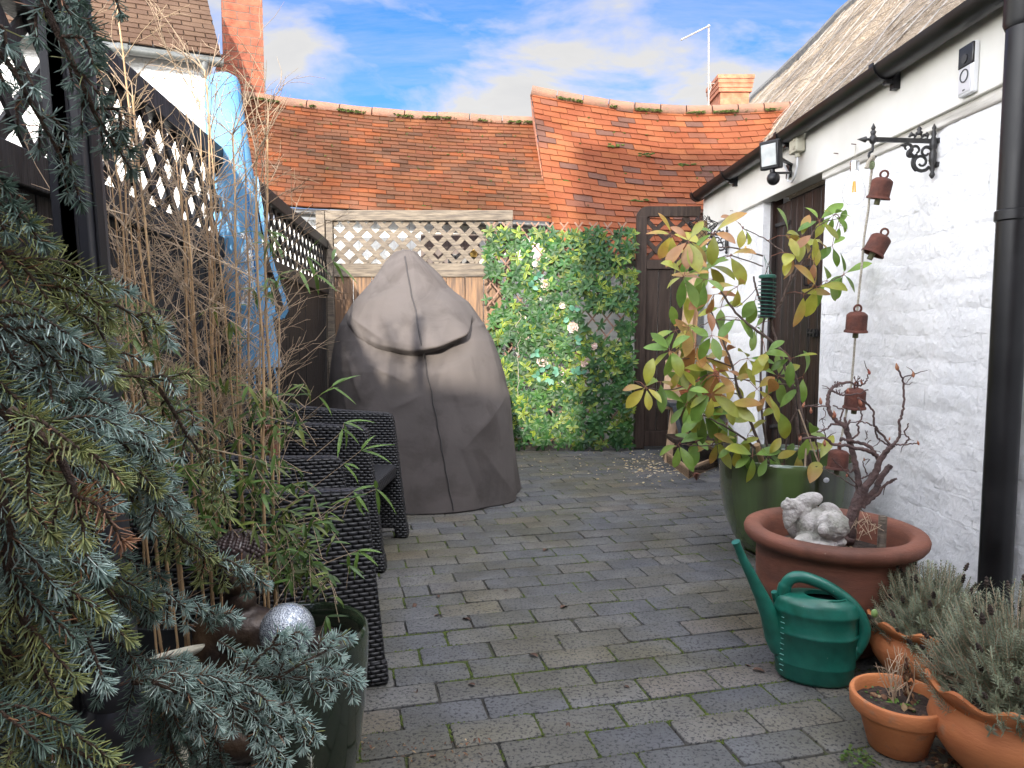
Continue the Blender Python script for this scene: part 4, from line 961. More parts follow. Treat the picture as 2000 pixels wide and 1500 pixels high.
# big green glazed pot by the door
gc = V((1.235, 3.16, 0)); gpot = pot('glazed_pot', 'large rounded green glazed pot holding the leafy shrub', 'plant pot', gc,
    [(0, .01), (.15, .0), (.19, .02), (.225, .07), (.255, .14), (.275, .22), (.287, .30), (.291, .37), (.289, .42), (.288, .435), (.283, .442), (.276, .436), (.272, .41), (.268, .36), (.26, .33)], m_glaze, .345, .265, 'large pots along the white wall')
b = MB(); p = P(1627, 946, 2.83); q = (V((p.x, p.y, 0)) - gc).normalized(); z_ = p.z; sp_ = gc + V((q.x, q.y, 0)) * .2915 + V((0, 0, .385)); 
fr = Matrix((V((-q.y, q.x, 0)), V((0, 0, 1)), V((q.x, q.y, 0)))).transposed(); b.ell(sp_, (.014, .011, .003), m=fr, n=16, k=6); b.build('sticker', m_white_pl, gpot)
# terracotta bowl pot
tcn = V((1.03, 2.235, 0)); 
tpot = pot('terracotta_pot', 'wide old terracotta pot with rolled rim holding the bare twisted shrub and stone cherub', 'plant pot', tcn,
    [(0, .01), (.15, 0), (.175, .02), (.205, .08), (.225, .16), (.232, .22), (.233, .27), (.232, .30), (.236, .315), (.246, .322), (.262, .33), (.271, .343), (.273, .356), (.268, .368), (.255, .374), (.235, .374), (.222, .368), (.214, .355), (.21, .33), (.208, .30), (.206, .26)], m_terra, .285, .207, 'large pots along the white wall', n=80)
# small pot
sc_ = V((.925, 1.635, 0)); S3 = 1
spot = pot('terracotta_pot', 'small terracotta pot with a dying plant, in front of the scalloped pots', 'plant pot', sc_,
    [(0, .005), (.058, 0), (.064, .004), (.082, .07), (.093, .088), (0.0935, .093), (.103, .095), (.1065, .099), (.1085, .128), (.106, .132), (.098, .133), (.0945, .129), (.093, .10)], m_terra2, .103, .0935, None)
# scalloped pots
def scal(rs):
    def f(p, a, r, z):
        if z > rs: 
            k = 1 + .030 * math.cos(a * 9); p = V((p.x * k, p.y * k, p.z + .010 * math.cos(a * 9) * (z - rs) / .03))
        return p
    return f
SP1 = [(0, .005), (.065, 0), (.07, .005), (.10, .04), (.127, .085), (.135, .115), (.130, .14), (.118, .158), (.113, .168), (.118, .178), (.132, .190), (.140, .202), (.141, .210), (.134, .213), (.124, .205), (.112, .185), (.108, .17)]
c1 = V((1.165, 1.955, 0)); p1 = pot('scalloped_pot', 'orange terracotta pot with pie-crust rim and the further lavender, nearer the big terracotta pot', 'plant pot', c1, [(r, z * .86) for r, z in SP1], m_terra2, .150, .112, 'scalloped terracotta pots of lavender', fn=scal(.155), n=108)
c2 = V((1.105, 1.53, 0)); p2 = pot('scalloped_pot', 'orange terracotta pot with pie-crust rim and the nearer lavender, in the right bottom corner', 'plant pot', c2, [(r * 1.12, z * .98) for r, z in SP1], m_terra2, .172, .125, 'scalloped terracotta pots of lavender', fn=scal(.176), n=108)
b = MB()
p = W(1706, 1198, .4); q = P(1708, 1198, 1.83)
b.ell(q, (.009, .006, .012), n=12, k=8); b.build('green_knob', M('pale green glaze', (.2, .3, .1), rough=.4), p1)
# foreground green pot on the left
lc = V((-.462, 1.50, 0)); lpot = pot('glazed_pot', 'dark green glazed pot with shiny rim holding a silver glass ball, in the left foreground', 'plant pot', lc,
    [(0, .01), (.10, 0), (.112, .02), (.128, .10), (.140, .20), (.146, .29), (.147, .335), (.1455, .35), (.140, .357), (.133, .352), (.130, .33), (.128, .28)], m_glaze2, .30, .127)

# glass ball
gb = P(561, 1232, 1.42); gbt = thing('glass_ball', 'silver crackled glass gazing ball resting in the dark green pot', 'glass ball', gb)
b = MB(); b.ell(gb, .056, n=48, k=32); b.build('globe', m_crackle, gbt, smooth=180)
b = MB()
for k in range(14): p = P(610 + jit(25), 1270 + jit(14), 1.42); b.ell(p, (.008, .006, .008), n=6, k=4)
b.tube([gb + V((.03, -.01, -.045)), gb + V((.05, 0, -.055)), gb + V((.06, .01, -.04))], .008, 6); b.build('stand', m_beads, gbt)

# ------------------------------------------------------------------ statue with beaded hair
def P2(px, py, Y): return P(px, py, Y)
bd = thing('seated_statue', 'bronzed statue with beaded hair half hidden behind the spruce and glass ball', 'statue', P(470, 1240, 1.62))
def fused(name, balls, mat, parent, vox=.005, disp=None):
    b = MB()
    for q in balls:
        c, r = q[0], q[1]; m = q[2] if len(q) > 2 else None; b.ell(c, r, m=m, n=24, k=14)
    o = b.build(name, mat, parent, smooth=180)
    md = o.modifiers.new('remesh', 'REMESH'); md.mode = 'VOXEL'; md.voxel_size = vox; md.use_smooth_shade = True
    sm = o.modifiers.new('smooth', 'SMOOTH'); sm.factor = .6; sm.iterations = 4
    return o
hc = P(466, 1092, 1.50)
fused('body', [(hc + V((0, 0, -.09)), (.035, .035, .04)), (hc + V((0, 0, -.155)), (.105, .06, .05)), (hc + V((.05, -.01, -.19)), (.05, .05, .07)), (hc + V((-.05, -.01, -.19)), (.05, .05, .07)), (hc + V((0, 0, -.24)), (.09, .065, .10)), (hc + V((0, -.03, -.36)), (.14, .10, .06)), (hc + V((.08, -.07, -.30)), (.04, .05, .09)), (hc + V((-.08, -.07, -.30)), (.04, .05, .09))], m_bronze, bd)
fused('head', [(hc + V((0, 0, -.005)), (.046, .05, .052)), (hc + V((0, -.012, -.035)), (.036, .038, .040)), (hc + V((0, -.053, -.018)), (.008, .010, .014)), (hc + V((.047, 0, -.02)), (.006, .012, .024)), (hc + V((-.047, 0, -.02)), (.006, .012, .024))], m_bronze, bd, vox=.003)
b = MB(); b.ell(hc + V((0, .004, .014)), (.048, .05, .044), n=20, k=12)
for i in range(12):
    ph = PI * .5 * (i / 12); n_ = max(1, int(22 * math.cos(ph)))
    for j in range(n_):
        a = 2 * PI * (j + .5 * (i % 2)) / n_; d = V((math.cos(a) * math.cos(ph), math.sin(a) * math.cos(ph), math.sin(ph)))
        if d.y < -.55 and d.z < .35: continue
        b.ell(hc + V((0, .004, .012)) + V((d.x * .049, d.y * .051, d.z * .046)), .0058, n=8, k=5)
b.build('hair', m_beads, bd, smooth=180)
b = MB(); b.tube([hc + V((.075, -.03, -.12)), hc + V((.075, -.055, -.16)), hc + V((.06, -.062, -.2)), hc + V((.0, -.068, -.25))], .0035, 5)
b.tube([hc + V((.085, -.025, -.12)), hc + V((.09, -.05, -.16)), hc + V((.08, -.058, -.22))], .0025, 5); b.build('robe_edge', m_bronze, bd)
b = MB(); b.box(V((hc.x, hc.y, (hc.z - .40) / 2)), (.3, .26, hc.z - .41)); tag(b.build('stone_plinth', m_stone, bevel=.01), 'dark plinth under the bronzed statue, lost behind the spruce', 'plinth')
# cream dish
cdn = P(346, 1279, 1.32); dt = thing('cream_dish', 'cream oval ceramic dish on a short stem among the spruce branches', 'dish', cdn)
tilt = Matrix.Rotation(R(-12), 3, 'Y') @ Matrix.Rotation(R(-14), 3, 'X')
b = MB(); b.lathe(cdn, [(0, -.012), (.025, -.010), (.044, -.002), (.050, .004), (.0495, .007), (.044, .004), (.02, -.002), (0, -.003)], 40, m=tilt); b.build('bowl', m_cream, dt, smooth=60)
b = MB(); b.tube([cdn + V((0, 0, -.008)), cdn + V((.004, 0, -.06)), V((cdn.x + .006, cdn.y, 0))], [.008, .007, .012], 10); b.build('stem', m_cream, dt)

# ------------------------------------------------------------------ stone cherub, head down on folded arms
chb = P(1600, 1030, 2.17)
ct = thing('stone_cherub', 'weathered pale stone cherub with wings, head bowed on its arms, in the terracotta pot', 'statue', chb)
def rot(x=0, y=0, z=0): return Matrix.Rotation(R(z), 3, 'Z') @ Matrix.Rotation(R(y), 3, 'Y') @ Matrix.Rotation(R(x), 3, 'X')
balls = [(chb + V((-.002, .055, .00)), (.055, .065, .055)), (chb + V((.0, .02, -.04)), (.06, .05, .03)), (chb + V((-.045, -.012, -.037)), (.045, .026, .020), rot(z=25)), (chb + V((.035, -.02, -.037)), (.04, .026, .020), rot(z=-20)), (chb + V((-.005, .09, -.02)), (.06, .06, .055)),
         (chb + V((-.008, -.043, -.045)), (.045, .018, .014))]
o = fused('body', balls, m_stone, ct, vox=.0035)
hd = chb + V((.030, -.020, .012))
b = MB(); b.lathe(hd, [(math.sin(PI * i / 26) * .046, -math.cos(PI * i / 26) * .043) for i in range(27)], 44, fn=lambda p, a, r, z: p * (1.04 + .16 * abs(noise.noise(p * 70)) + .05 * math.sin(a * 7 + z * 160)))
b.ell(hd + V((-.037, -.028, -.006)), (.018, .016, .02), n=12, k=8); b.ell(hd + V((-.046, -.012, .004)), (.008, .008, .013), n=10, k=6); None
b.build('head', m_stone, ct, smooth=180)
for sg, base, tip in ((-1, chb + V((-.02, .04, .02)), chb + V((-.085, .035, .085))), (1, chb + V((.03, .06, .02)), chb + V((.10, .06, .055)))):
    b = MB(); d = tip - base
    bl = [(base + d * .1, (.028, .020, .028))]
    for k in range(7):
        f = k / 6; q = base + d * (.25 + .65 * f * (.5 if sg > 0 else 1)) + V((sg * .010 * f, 0, .012 - .030 * f * f))
        bl.append((q, (.026 - .006 * f, .014, .024 - .006 * f)))
    if sg < 0:
        for k in range(6):
            f = k / 5; bl.append((base + d * (.35 + .2 * f) + V((-.03 + .015 * f, -.005, -.015 - .03 * (1 - f) * .5)), (.012, .010, .034), rot(y=35 + 10 * k)))
        bl.append((base + V((.0, 0, .055)), (.048, .018, .026), rot(y=-14)))
        for k in range(5): bl.append((base + V((-.058 + .014 * k, -.008, .046 - .006 * k)), (.010, .012, .026 - .002 * k), rot(y=-35 + 12 * k)))
    fused('wing', bl, m_stone, ct, vox=.003)
b = MB(); p0 = P(1722, 1055, 2.20); b.tube([V((p0.x, p0.y, .27)), V((p0.x, p0.y, .325)), V((p0.x + .001, p0.y, P(1714, 1008, 2.2).z))], [.014, .0135, .013], 8); tag(b.build('wooden_stake', m_grey_wood), 'cut grey wooden stake standing in the wide terracotta pot', 'stake')

# ================================================================== WATERING CAN
wc = V((.868, 1.975, 0)); wt = thing('watering_can', 'green plastic watering can with long spout and graduation marks on the paving', 'watering can', wc)
yaw = R(-20)
Rz = Matrix.Rotation(yaw, 3, 'Z')
def wcp(x, y, z): return wc + Rz @ V((x, y, z))
prof = [(0, .002), (.080, .0), (.092, .004), (.098, .014), (.101, .05), (.1025, .052), (.1025, .056), (.102, .06), (.1045, .135), (.107, .137), (.107, .145), (.1045, .147), (.1055, .195), (.1085, .198), (.1085, .206), (.106, .21), (.103, .226), (.094, .238), (.078, .245), (.05, .25), (0, .252)]
b = MB(); b.lathe(wc, prof[:-1], 64, sx=1.06, sy=.68, m=Rz, fn=None)
# top with filling hole
hx, hy = .022, -.006
top = []
n_ = 64; last = list(range(len(b.v) - n_, len(b.v)))
rg2 = [b.a(wcp(hx + .054 * math.cos(2 * PI * j / n_), hy + .036 * math.sin(2 * PI * j / n_), .2505)) for j in range(n_)]
rg3 = [b.a(wcp(hx + .052 * math.cos(2 * PI * j / n_), hy + .034 * math.sin(2 * PI * j / n_), .24)) for j in range(n_)]
# ring 'last' is at r .05 scaled; rebuild it wider so that the hole fits
for j, i in enumerate(last):
    a = 2 * PI * j / n_; b.v[i] = tuple(wcp(hx * .8 + .062 * math.cos(a), hy * .8 + .044 * math.sin(a), .249))
for j in range(n_):
    k = (j + 1) % n_; b.f.append([last[j], last[k], rg2[k], rg2[j]]); b.f.append([rg2[j], rg2[k], rg3[k], rg3[j]])
b.build('body', m_can, wt, smooth=50)
b = MB(); b.lathe(wcp(0, 0, .235), [(.0, -.0), (.085, -.0)], 40, sx=1, sy=.62, m=Rz); b.build('inside', m_gloss_black, wt)
b = MB()
sp = [(-.085, 0, .085), (-.102, 0, .11), (-.125, 0, .165), (-.150, 0, .215), (-.178, 0, .265), (-.205, 0, .310), (-.226, 0, .352)]
tgt = P(1437, 1058, 1.98)
pts = [wcp(*q) for q in sp]; sh = tgt - pts[-1]; pts = [p + sh * (i / 6) ** 1.3 for i, p in enumerate(pts)]
b.tube(pts, [.040, .036, .026, .020, .0155, .0125, .0105], 20, cap=False)
b.tube([pts[-1] - (pts[-1] - pts[-2]).normalized() * .012, pts[-1]], [.0115, .0125], 20); b.build('spout', m_can, wt, smooth=60)
b = MB(); q = wcp(-.105, -.0, .215); b.tube([q + V((.012, 0, -.012)), q, q + V((-.010, -.004, .028))], [.014, .012, .009], 14); b.build('rose_holder', m_can, wt)
b = MB(); hp = [(-.088, 0, .232), (-.083, 0, .262), (-.068, 0, .285), (-.045, 0, .293), (-.01, .0, .288), (.04, 0, .268), (.088, 0, .235), (.118, 0, .195), (.128, 0, .155), (.118, 0, .118), (.104, 0, .098), (.095, 0, .080)]
hp2 = []
for A, B, C, D in zip([hp[0]] + hp, hp, hp[1:], hp[2:] + [hp[-1]]):
    for q in range(6):
        t = q / 6; hp2.append([.5 * ((2 * B[k]) + (-A[k] + C[k]) * t + (2 * A[k] - 5 * B[k] + 4 * C[k] - D[k]) * t * t + (-A[k] + 3 * B[k] - 3 * C[k] + D[k]) * t ** 3) for k in range(3)])
hp2.append(hp[-1]); m_ = len(hp2)
b.tube([wcp(*q) for q in hp2], [.0165 if .1 < i / m_ < .85 else .019 for i in range(m_)], 16); b.ell(wcp(.088, 0, .105), (.026, .026, .05), n=16, k=10); b.build('handle', m_can, wt, smooth=180)
b = MB()
for k in range(12):
    z = .030 + .0155 * k; a = R(218); x, y = .1065 * 1.05 * math.cos(a), .1065 * .69 * math.sin(a); ln = .013 if k % 2 else .008
    t = (Rz @ V((-math.sin(a), .6 * math.cos(a), 0))).normalized(); p = wcp(x, y, z); b.box(p, (1, 1, 1), m=Matrix((t * ln, Rz @ V((math.cos(a), math.sin(a), 0)) * .002, V((0, 0, .0016)))).transposed())
b.build('graduation_mark', M('pale moulded marks', (.16, .42, .36), rough=.4), wt)

# ================================================================== THINGS ON THE WHITE WALL
# doorbell
db = W(1889, 136, .045); dt = thing('video_doorbell', 'slim silver and black doorbell fixed on the cream fascia near the downpipe', 'doorbell', db)
hh = W(1889, 87, .05).z - W(1889, 185, .05).z
b = MB(); b.box(db + V((.006, 0, 0)), (.024, .080, hh)); b.build('housing', m_white_pl, dt, bevel=.006)
b = MB(); b.box(db + V((-.004, 0, hh * .27)), (.010, .0805, hh * .42)); b.build('camera_panel', m_gloss_black, dt, bevel=.003)
b = MB(); b.tube([db + V((-.0085, .004, hh * .22)), db + V((-.0115, .004, hh * .22))], .016, 24); b.build('lens', M('camera lens', (.03, .03, .035), rough=.05), dt)
b = MB(); b.box(db + V((-.0075, 0, -hh * .2)), (.003, .066, hh * .5)); b.build('front_plate', M('satin silver', (.62, .62, .63), rough=.3, metal=.3), dt, bevel=.001)
bt = db + V((-.0095, 0, -hh * .12)); b = MB(); b.tube([bt + V((-.001, .021 * math.cos(t * PI / 12), .021 * math.sin(t * PI / 12))) for t in range(25)], .0022, 6); b.build('button_ring', m_anthra, dt)
b = MB(); b.box(db + V((-.0098, 0, -hh * .40)), (.001, .012, .005)); b.build('maker_mark', m_grey_pl, dt)
# floodlight with sensor and junction box
fl = thing('security_light', 'black security floodlight with motion sensor on the cream fascia', 'security light', W(1530, 320, .04))
jb = thing('junction_box', 'beige electrical junction box under the gutter beside the security light', 'junction box', W(1558, 283, .05))
c = W(1557, 282, .055); b = MB(); b.box(c, (.05, .105, .095)); b.build('box', m_jbox, jb, bevel=.006)
b = MB()
for dy, dz in ((.0, .02), (.0, -.02)): b.tube([c + V((-.024, dy - .02, dz)), c + V((-.029, dy - .02, dz))], .011, 14)
b.tube([c + V((0, -.01, -.045)), c + V((0, -.01, -.07))], .013, 12); b.build('gland', m_jbox, jb)
b = MB(); k0 = c + V((0, -.01, -.068)); e = W(1541, 345, .05)
b.tube([k0, k0 + V((0, 0, -.05)), k0 + V((0, .03, -.10)), k0 + V((0, .07, -.12)), e + V((0, .02, -.02)), e + V((0, .01, .02)), W(1525, 310, .10)], .006, 8); b.build('cable', m_white_pl, jb)
c = W(1506, 303, .23); nf = (V((-.75, -.62, -.12))).normalized(); sd = nf.cross(V((0, 0, 1))).normalized(); upv = sd.cross(nf)
fm = Matrix((sd, upv, nf)).transposed()
b = MB(); b.box(c, (.115, .15, .045), m=fm); b.build('lamp_head', m_black_pl, fl, bevel=.008)
b = MB(); b.box(c + nf * .024, (.085, .112, .006), m=fm); b.build('glass_front', M('floodlight glass', (.55, .57, .55), (.35, .37, .36), rough=.15, ns=12), fl, bevel=.002)
b = MB(); a_ = W(1545, 325, .04); b.beam(c - nf * .03 + V((.0, 0, -.0)), a_ + V((0, 0, .01)), .022, .012); b.beam(c - nf * .01 + V((0, 0, -.095)), a_ + V((0, 0, -.035)), .018, .012); b.box(W(1541, 334, .035), (.02, .05, .08)); b.build('arm', m_black_pl, fl, bevel=.003)
b = MB(); b.ell(c + V((.012, -.01, -.125)), (.034, .034, .036), n=18, k=12); b.tube([c + V((.005, 0, -.06)), c + V((.012, -.01, -.12))], .014, 10); b.build('sensor', m_black_pl, fl)

# scroll brackets
def scroll_bracket(label, ypos, zpos, Lb):
    """plate on the wall at (ypos, zpos), arm out from the wall by Lb"""
    o = wallpt(ypos, zpos); t = thing('scroll_bracket', label, 'bracket', o, 'black iron scroll brackets on the white wall'); n = V((-1, -.0195, 0)).normalized()
    def q(a, z): return o + n * a + V((0, 0, z))
    b = MB(); b.lathe(q(.018, 0), [(0, -.115), (.006, -.11), (.011, -.10), (.006, -.088), (.009, -.08), (.006, -.07), (.013, -.055), (.014, -.02), (.009, -.005), (.014, .005), (.014, .03), (.007, .045), (.010, .055), (.005, .07), (.008, .078), (.0, .095)], 14)
    for z in (.028, -.062): b.tube([q(-.005, z), q(.018, z)], .007, 8); b.box(q(.003, z), (.012, .03, .018))
    b.build('wall_post', m_iron, t, smooth=60)
    b = MB(); b.beam(q(.02, .027), q(Lb, .033), .009, .017); b.ell(q(Lb, .033), (.014, .014, .019), n=12, k=8)
    b.lathe(q(Lb, .05), [(.008, 0), (.011, .012), (.005, .018), (.009, .026), (.0, .045)], 12)
    b.lathe(q(Lb + .012, .033), [(.006, 0), (.005, .012), (.012, .016), (.011, .02), (0, .05)], 10, m=Matrix.Rotation(R(-90), 3, 'Y'))
    b.build('arm', m_iron, t, smooth=60)
    b = MB(); b.tube([q(Lb, .02), q(Lb, -.01)] + [q(Lb + .014 * math.sin(k * .55), -.026 - .0 + .014 * math.cos(k * .55)) for k in range(9)], .005, 8); b.build('hook', m_iron, t)
    b = MB()
    def sp(c, r0, r1, a0, a1, w0=.0075, w1=.004, n_=18):
        pts = []; 
        for k in range(n_):
            f = k / (n_ - 1); a = R(a0 + (a1 - a0) * f); r = r0 + (r1 - r0) * f; pts.append(q(c[0] + r * math.cos(a), c[1] + r * math.sin(a)))
        b.tube(pts, [w0 + (w1 - w0) * k / (n_ - 1) for k in range(n_)], 6)
    s = 1.0
    # lower S-scrolls from the post out to the arm
    sp((.062, -.052), .036, .010, -150, 330); sp((.045, -.015), .026, .008, 200, -160); sp((.085, -.008), .026, .009, 250, 610); sp((.118, .002), .020, .007, 260, -60); sp((.034, -.062), .020, .018, 100, 250)
    sp((.105, -.022), .016, .006, 120, -200); sp((.062, -.052), .036, .036, -60, 60, .006, .004)
    # crest above the arm
    for cx, r in ((.05, .012), (.075, .016), (.10, .012)): sp((cx, .042), r, r * .5, 0, 300, .005, .0035)
    b.lathe(q(.075, .052), [(.010, 0), (.014, .008), (.006, .014), (.010, .02), (0, .034)], 8)
    for cx in (.045, .105): b.lathe(q(cx, .046), [(.007, 0), (.009, .006), (0, .018)], 8)
    b.lathe(q(.128, .012), [(.006, -.004), (.009, .0), (0, .022)], 8, m=Matrix.Rotation(R(-90), 3, 'Y'))
    b.build('scrollwork', m_iron, t, smooth=180)
    return q(Lb, -.034)
hookp = scroll_bracket('larger looking black iron scroll bracket holding the string of rusty bells', W(1832, 283).y, W(1832, 290).z, W(1832, 283).x - P(1704, 265, W(1832, 283).y).x)
hook2 = scroll_bracket('further black iron scroll bracket beyond the plank door holding the netted suet feeder', W(1424, 462).y, W(1424, 466).z, .22)

# bell string
rope = thing('bell_rope', 'knotted cream rope hanging from the nearer scroll bracket, carrying five rusty bells', 'rope', hookp)
YB_ = hookp.y
rp = [hookp, P(1705, 318, YB_), P(1700, 350, YB_), P(1696, 410, YB_ ), P(1688, 460, YB_), P(1683, 520, YB_), P(1675, 597, YB_), P(1668, 690, YB_), P(1663, 750, YB_), P(1652, 810, YB_), P(1640, 872, YB_)]
b = MB(); fine = []
for A, B in zip(rp, rp[1:]):
    for k in range(30): fine.append(A.lerp(B, k / 30))
b.tube(fine + [rp[-1]], .0042, 6); 
for s_ in (0, PI):
    tw = []; arc = 0
    for A, B in zip(fine, fine[1:]):
        arc += (B - A).length; tw.append(A + V((.0025 * math.cos(arc * 420 + s_), .0025 * math.sin(arc * 420 + s_), 0)))
    b.tube(tw, .0028, 5)
b.build('cord', m_rope, rope, smooth=180)
b = MB(); b.ell(hookp + V((0, 0, -.005)), (.012, .012, .014), n=10, k=8); b.tube([hookp + V((-.005, -.01, 0)), hookp + V((-.022, -.015, -.02)), hookp + V((-.028, -.015, -.045))], [.006, .006, .009], 7); b.build('knot', m_rope, rope)
b = MB(); p = P(1703, 322, YB_); b.ell(p, (.011, .011, .02), n=10, k=8); b.build('knot', M('mossy rope', (.25, .3, .16), rough=.9, ns=80, bump=1, bs=200), rope)
bell0 = None
bells = [(1720, 368, 'topmost rusty bell, just under the scroll bracket', (8, 10, -12)), (1714, 478, 'second rusty bell from the top, tilted sideways on its ring', (5, 26, 0)), (1673, 629, 'third rusty bell from the top, hanging straight in front of the white wall', (6, 0, 0)), (1670, 778, 'fourth rusty bell, behind the tips of the bare twisted shrub', (5, -5, 40)), (1637, 898, 'lowest rusty bell, in front of the green pot rim', (5, 5, 80))]
for i, (px, py, lb, rr_) in enumerate(bells):
    p = P(px, py, YB_ - .01)
    if bell0 is None:
        bell0 = t = thing('rusty_bell', '', 'bell', (0, 0, 0), 'rusty bells on the rope')
        b = MB(); b.lathe((0, 0, 0), [(0, .042), (.012, .0415), (.026, .038), (.035, .031), (.0375, .028), (.0385, .024), (.0385, -.028), (.0385, -.030), (.0415, -.032), (.0435, -.036), (.0435, -.040), (.040, -.0405), (.037, -.036), (.036, .020), (.0, .034)], 36); b.build('body', m_rust, t, smooth=45)
        b = MB(); b.tube([V((.014 * math.cos(k * PI / 8), 0, .052 + .014 * math.sin(k * PI / 8))) for k in range(17)], .0042, 8); b.build('ring', m_rust, t)
        b = MB(); b.tube([(0, 0, .03), (0, 0, -.035), (0, 0, -.036), (0, 0, -.062)], [.003, .003, .011, .0105], 10); b.build('clapper', m_clapper, t)
        o = t
    else: o = copy_tree(bell0)
    o.location = p; o.rotation_euler = [R(a) for a in rr_]; o['label'] = lb

# glass bulbs
def bulb(px, py, off, label, s=1.0, nail=None):
    c = W(px, py, off); t = thing('hanging_bulb', label, 'bulb', c, 'glass bulb lights hanging by the white wall'); h = .075 * s
    prof = [(0, -h), (.020 * s, -h * .97), (.036 * s, -h * .78), (.042 * s, -h * .5), (.040 * s, -h * .2), (.030 * s, h * .25), (.019 * s, h * .6), (.015 * s, h * .78)]
    b = MB(); b.lathe(c, prof, 32); b.build('glass', m_glass, t, smooth=180, solid=.001)
    b = MB(); b.lathe(c, [(.0165 * s, h * .74), (.0175 * s, h * .76)] + [((.0175 if k % 2 else .0155) * s, h * (.8 + .06 * k)) for k in range(8)] + [(.012 * s, h * 1.26), (0, h * 1.27)], 24); b.build('screw_cap', m_chrome, t, smooth=180)
    b = MB()
    for k in range(4): a = k * PI / 2; b.tube([c + V((.008 * math.cos(a), .008 * math.sin(a), -h * .35)) * 1, c + V((.004 * math.cos(a), .004 * math.sin(a), h * .2))], .0022 * s, 5)
    b.build('filament', m_fil, t); b = MB(); b.tube([c + V((0, 0, -h * .1)), c + V((0, 0, h * .8))], [.0025, .006], 8); b.build('glass_stem', m_glass, t)
    b = MB(); n_ = W(nail[0], nail[1], .03); tp = c + V((0, 0, h * 1.25)); b.tube([tp + V((0, .012, -.01)), n_], .001, 4); b.tube([tp + V((0, -.012, -.01)), n_], .001, 4); b.build('hanger_wire', m_rope, t)
bulb(1668, 362, .10, 'clear glass bulb light hanging beside the topmost rusty bell', 1.15, (1671, 285))
bulb(1456, 486, .09, 'clear glass bulb light hanging on the narrow wall beyond the plank door', 1.1, (1461, 440))

# suet feeder in netting hung from the far bracket
sf = thing('suet_feeder', 'suet log in black netting hanging at the end of the cottage wall', 'bird feeder', hook2)
c = P(1372, 452, 4.95); b = MB(); b.lathe(c, [(0, .075), (.03, .07), (.034, .05), (.034, -.09), (.02, -.1), (0, -.1)], 16); b.build('suet', m_suet, sf)
b = MB()
for k in range(12):
    a0 = k * PI / 6
    for sg in (1, -1):
        b.tube([c + V(((.07 + .02 * math.sin(q * .9)) * math.cos(a0 + sg * q * .3) * (1.2 if 1 < q < 8 else .6), .05 * math.sin(a0 + sg * q * .3), .10 - .022 * q)) for q in range(10)], .0022, 4)
b.tube([hook2, c + V((0, 0, .1))], .002, 4); b.build('net', m_black_pl, sf)

# ================================================================== STEP STOOL, PLANKS, BASKET AND TRAY NEAR THE GATE
st = thing('step_stool', 'dark grey step stool with pale wooden sides standing by the gate', 'stool', G(1350, 930))
b = MB()
for (px, py, Y) in ((1347, 932, 5.05), (1330, 880, 5.6), (1410, 925, 5.1), (1395, 885, 5.6)):
    f = G(px, py) if False else V((P(px, py, Y).x, Y, 0)); b = MB(); tp = V((P(1322 if px < 1380 else 1400, 800, Y).x, Y + (.06 if Y < 5.3 else -.06), .45)); b.beam(f, tp, .05, .03); b.build('leg', m_anthra, st, bevel=.003)
b = MB(); a_ = P(1302, 806, 5.2); b.obox((a_.x, 5.1, .44), (.44, 0, 0), (0, .5, 0), (0, 0, .035)); b.build('top_step', m_anthra, st, bevel=.004)
b = MB(); b.obox((a_.x + .0, 4.98, .20), (.44, 0, 0), (0, .25, 0), (0, 0, .03)); b.build('lower_step', m_brown_wood, st, bevel=.004)
wp = thing('leaning_planks', 'two pale planks leaning upright against the end of the white wall', 'plank', P(1345, 740, 5.5))
b = MB(); b.beam(P(1320, 850, 5.45), P(1352, 532, 5.72), .085, .02, up=(0, -1, 0)); b.build('plank', m_plank, wp, bevel=.002)
b = MB(); b.beam(P(1338, 850, 5.5), P(1363, 545, 5.76), .05, .02, up=(-.6, -1, 0)); b.build('plank', M('orange plank', (.46, .27, .13), rough=.7, st=(5, 5, .5), ns=8, var=(.36, .2, .1)), wp, bevel=.002)
b = MB(); b.beam(P(1312, 800, 5.3), P(1318, 705, 5.4), .14, .03, up=(0, -1, 0)); tag(b.build('pale_board', m_plank, bevel=.004), 'short pale board standing on the dark step stool', 'board')
b = MB(); b.beam(P(1302, 925, 5.3), P(1318, 790, 5.45), .05, .05, up=(0, -1, 0)); tag(b.build('wooden_batten', m_plank, bevel=.003), 'pale batten propped against the left side of the step stool', 'batten')
bs = thing('wicker_basket', 'small round orange cane basket on the step stool behind the leaves', 'basket', P(1360, 800, 5.3))
c = P(1362, 800, 5.3); c.z = .478; b = MB()
for k in range(13): z = .012 + .017 * k; r_ = .10 + .05 * math.sin(k / 12 * 2.2); b.tube([c + V((r_ * math.cos(a * PI / 16), r_ * math.sin(a * PI / 16), z + .004 * math.sin(a * 5))) for a in range(33)], .011, 6)
b.build('cane_body', m_wicker_or, bs, smooth=180)
b = MB(); b.tube([c + V((.13 * math.cos(PI * k / 14), 0, .2 + .14 * math.sin(PI * k / 14))) for k in range(15)], .009, 6); b.build('handle', m_wicker_or, bs)
ty = thing('wooden_tray', 'low pale wooden tray of dark soil on the paving below the step stool', 'tray', G(1370, 930))
o_ = G(1345, 935); Um = (G(1295, 898) - o_); Vm = (G(1415, 905) - o_); b = MB()
b.obox(o_, Um * .06 * 0 + Um.normalized() * .02, Vm, (0, 0, .075)); b.obox(o_ + Vm * .0, Um, Vm.normalized() * .02, (0, 0, .075)); b.obox(o_ + Um, -Um.normalized() * .02, Vm, (0, 0, .075)); b.obox(o_ + Vm, Um, -Vm.normalized() * .02, (0, 0, .075)); b.build('sides', m_plank, ty)
b = MB(); b.obox(o_ + V((0, 0, .004)), Um, Vm, (0, 0, .052)); b.build('soil_fill', m_soil, ty)
